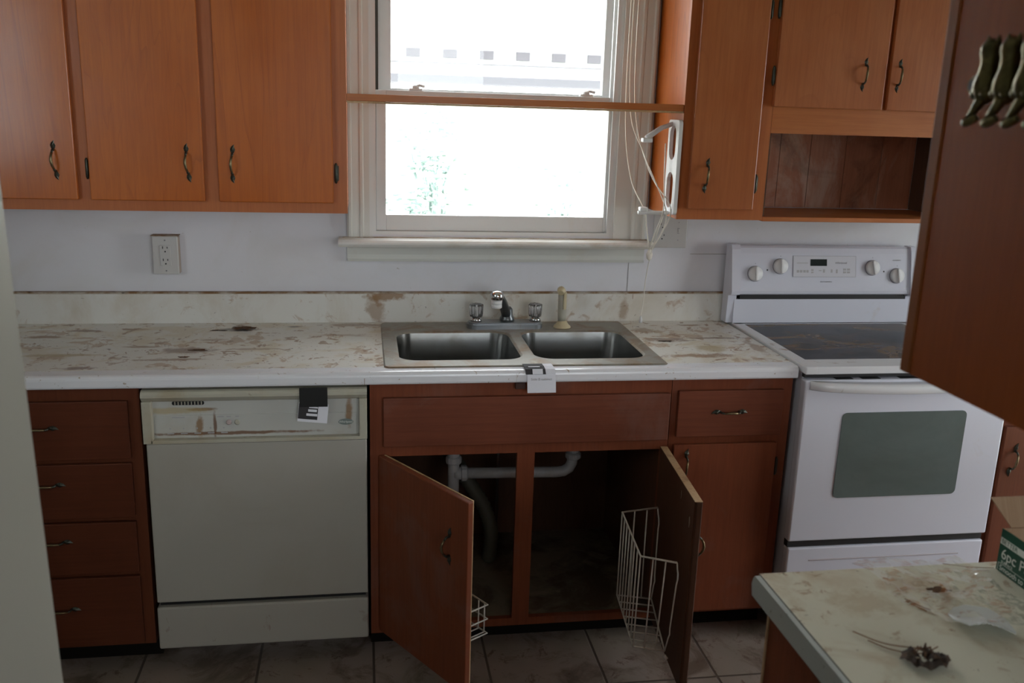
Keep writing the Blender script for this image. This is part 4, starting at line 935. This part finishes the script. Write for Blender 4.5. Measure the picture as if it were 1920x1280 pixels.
text_mb('Smooth to Semi-Smooth', .0135, at(xa_-.0012, -1.892, .9225) @ SIDE, .0001, align='LEFT', bold=.0).build('lettering', label_white, bx)
mb = MB(); mb.box(xa_-.0013, xa_-.0009, -2.10, -1.888, .9295, .9300); mb.box(xa_-.0013, xa_-.0009, -1.8885, -1.888, .916, .9300); mb.build('rule_line', label_white, bx)

# ---------------------------------------------------------------- plastic film
def sheet(name, mtl, outline_fn, nx, ny, hfun, label, cat, org):
    m_ = MB(); g = []
    for i in range(nx+1):
        row = []
        for j in range(ny+1):
            x, y = outline_fn(i/nx, j/ny); row.append(m_.bm.verts.new((x, y, hfun(x, y, i/nx, j/ny))))
        g.append(row)
    for i in range(nx):
        for j in range(ny):
            f = m_.bm.faces.new((g[i][j], g[i+1][j], g[i+1][j+1], g[i][j+1])); f.smooth = False
    o = m_.build(name, mtl, origin=org, recalc=False); return tag(o, label, cat)
def film_out(u, v):
    a = -1.855-.20*v + .010*math.sin(u*7)+.008*math.sin(v*9+u*3); 
    xx = .650+.195*u + .035*(v-.4)*1.0 + .010*math.sin(v*8)
    return xx, a
def film_h(x, y, u, v):
    n1 = noise.noise(Vector((x*38, y*38, 1.3))); n2 = noise.noise(Vector((x*110, y*110, 4.1)))
    e_ = min(u, 1-u, v, 1-v)
    rim = .004 + .006*max(0, 1-e_*7)*max(0, noise.noise(Vector((x*20, y*20, 9)))+.4)
    return .9160 + rim + max(-.0045, .007*n1) + max(0, .002*n2)
sheet('plastic_wrapper', film, film_out, 46, 46, film_h, 'crumpled clear plastic wrapper lying on the peninsula beside the green box', 'wrapper', (.75, -1.95, .915))
LT = [(.706, -2.018), (.722, -2.006), (.745, -2.003), (.774, -2.015), (.783, -2.047), (.777, -2.078)]
LB = [(.704, -2.022), (.695, -2.050), (.703, -2.072), (.735, -2.069), (.756, -2.080), (.772, -2.083)]
def smp(L, u):
    t = u*(len(L)-1); k = min(int(t), len(L)-2); f = t-k; f = f*f*(3-2*f)*.4+f*.6
    return L[k][0]+(L[k+1][0]-L[k][0])*f, L[k][1]+(L[k+1][1]-L[k][1])*f
def lid_out(u, v):
    a_, b_ = smp(LT, u), smp(LB, u)
    return a_[0]+(b_[0]-a_[0])*v, a_[1]+(b_[1]-a_[1])*v
def lid_h(x, y, u, v):
    e_ = math.sin(PI*u)
    return .9190 + .009*e_*v**2 + .004*(2*v-1)**2*e_ + .0012*math.sin(u*110)*(v > .85)*(u > .45)*(u < .9)
lid = sheet('plastic_scrap', film_white, lid_out, 60, 10, lid_h, 'whitish cupped scrap of plastic with a serrated edge on the peninsula', 'scrap', (.75, -2.03, .915))
sm = lid.modifiers.new('thickness', 'SOLIDIFY'); sm.thickness = .0008

# ---------------------------------------------------------------- dried leaves, needles, crumbs
def ribbon(m_, pts, wid, amp, seed):
    rnd = random.Random(seed); L = []
    n = len(pts)
    for i, p in enumerate(pts):
        p = Vector(p); t = (Vector(pts[min(i+1, n-1)])-Vector(pts[max(i-1, 0)])).normalized(); s_ = Vector((-t.y, t.x, 0))
        w_ = wid[i] if isinstance(wid, (list, tuple)) else wid
        w1 = w_*rnd.uniform(.7, 1.3); w2 = w_*rnd.uniform(.7, 1.3)
        dz = rnd.uniform(0, amp)
        L.append((m_.bm.verts.new(p+s_*w1+Vector((0, 0, dz))), m_.bm.verts.new(p+Vector((0, 0, amp*rnd.uniform(.6, 1.6)))), m_.bm.verts.new(p-s_*w2+Vector((0, 0, rnd.uniform(0, amp))))))
    for i in range(n-1):
        for j in (0, 1): m_.bm.faces.new((L[i][j], L[i][j+1], L[i+1][j+1], L[i+1][j]))
zt = .9155
cl = thing('dried_leaf_clump', 'dark dried curled leaf clump on the peninsula in the near foreground', 'leaf', (.60, -2.13, zt))
m_ = MB(); cx, cy_ = .598, -2.128
pts = [(cx+.024*math.cos(a)*(1+.15*math.sin(3*a)), cy_+.017*math.sin(a), zt+.002) for a in [math.radians(q) for q in range(100, 400, 12)]]
ribbon(m_, pts, .0085, .008, 2); ribbon(m_, [(cx+.010+.024*t, cy_-.012+.010*t*t, zt+.003) for t in [i/7 for i in range(8)]], [.008, .0085, .008, .0075, .007, .006, .004, .001], .007, 3)
ribbon(m_, [(cx+.006+.012*t, cy_+.014-.034*t, zt+.004) for t in [i/7 for i in range(8)]], [.004, .008, .010, .010, .009, .006, .004, .001], .008, 4)
lf = m_.build('leaf', leaf_m, cl, recalc=False); lf.modifiers.new('thickness', 'SOLIDIFY').thickness = .0008
m_ = MB(); rnd = random.Random(9)
for i in range(10):
    a = rnd.uniform(0, 6.28); m_.tube([(cx+.004, cy_+.012, zt+.010), (cx+.004+.010*math.cos(a), cy_+.012+.008*math.sin(a), zt+.014+rnd.uniform(-.004, .004)), (cx+.004+.018*math.cos(a), cy_+.012+.012*math.sin(a), zt+.004)], [.0016, .0012, .0005], 5)
m_.build('seed_head', leaf_m2, cl)
def needle(pts, r, label, grp=None):
    m_ = cord(pts, r); o = m_.build('dry_needle', needle_m, origin=pts[0]); tag(o, label, 'needle', grp)
needle([(.535, -2.045, zt+.0012), (.562, -2.082, zt+.003), (.60, -2.103, zt+.006), (.625, -2.100, zt+.004)], .0009, 'long dry reddish needle arching over the dark leaf clump on the peninsula')
needle([(.545, -2.070, zt+.0012), (.567, -2.098, zt+.002), (.60, -2.115, zt+.005), (.632, -2.105, zt+.007)], .0009, 'second dry needle, running just in front of the longest one into the leaf clump')
needle([(.571, -2.112, zt+.0012), (.580, -2.120, zt+.002), (.594, -2.125, zt+.003)], .0013, 'short thick dark stalk at the left of the leaf clump on the peninsula')
needle([(.667, -1.965, zt+.0012), (.676, -1.985, zt+.0015), (.688, -2.002, zt+.0012)], .0011, 'straight dry needle in front of the clear wrapper, upper one of the short pair')
needle([(.665, -1.972, zt+.0012), (.672, -1.990, zt+.0015), (.680, -2.004, zt+.0012)], .0009, 'straight dry needle in front of the clear wrapper, lower one of the short pair')
needle([(.80, -1.862, zt+.0012), (.84, -1.878, zt+.0012), (.880, -1.885, zt+.0012)], .0006, 'thin dry stem lying between the wrapper and the green box')
def flake(x, y, s, label, mtl=leaf_m2, n=9, seed=1, el=1.6, zz=.9150, flat=.5):
    m_ = MB(); rnd = random.Random(seed); c_ = m_.bm.verts.new((x, y, zz+.4*flat*s)); ring = []
    for k in range(n*2):
        a = k*PI/n; r_ = s*rnd.uniform(.45, 1.15); ring.append(m_.bm.verts.new((x+r_*el*math.cos(a), y+r_*math.sin(a), zz+rnd.uniform(.0, .35)*s*flat)))
    for k in range(n*2): m_.bm.faces.new((c_, ring[k], ring[(k+1) % (2*n)]))
    o = m_.build('leaf_fragment', mtl, origin=(x, y, zz), recalc=False); o.modifiers.new('thickness', 'SOLIDIFY').thickness = .0008
    tag(o, label, 'leaf')
flake(.735, -1.950, .011, 'small brown flake on the clear wrapper in the middle of the peninsula', seed=4, el=1.9, zz=.9205)
flake(.60, -2.165+.03, .004, 'tiny brown crumb to the right of the dark leaf clump', seed=5, zz=.9148)
flake(-.560, -.108, .024, 'dark curled dried leaf against the backsplash on the left of the countertop', leaf_m2, seed=6, el=1.7, zz=.9150, n=12, flat=.7)
flake(-.635, -.128, .007, 'slim dark leaf stem fragment just left of the curled leaf by the backsplash', leaf_m, seed=7, el=4, zz=.9147)
flake(-.665, -.375, .012, 'brown dried leaf smear in the middle of the left countertop', leaf_m2, seed=8, el=3.2, zz=.9147, flat=.3)
flake(-.69, -.455, .010, 'small rusty flake in front of the dried leaf smear on the left countertop', leaf_m2, seed=11, el=1.6, zz=.9147, flat=.3)
flake(.812, -.318, .009, 'dark brown flake on the countertop right of the sink', leaf_m, seed=10, el=3, zz=.9147, flat=.3)
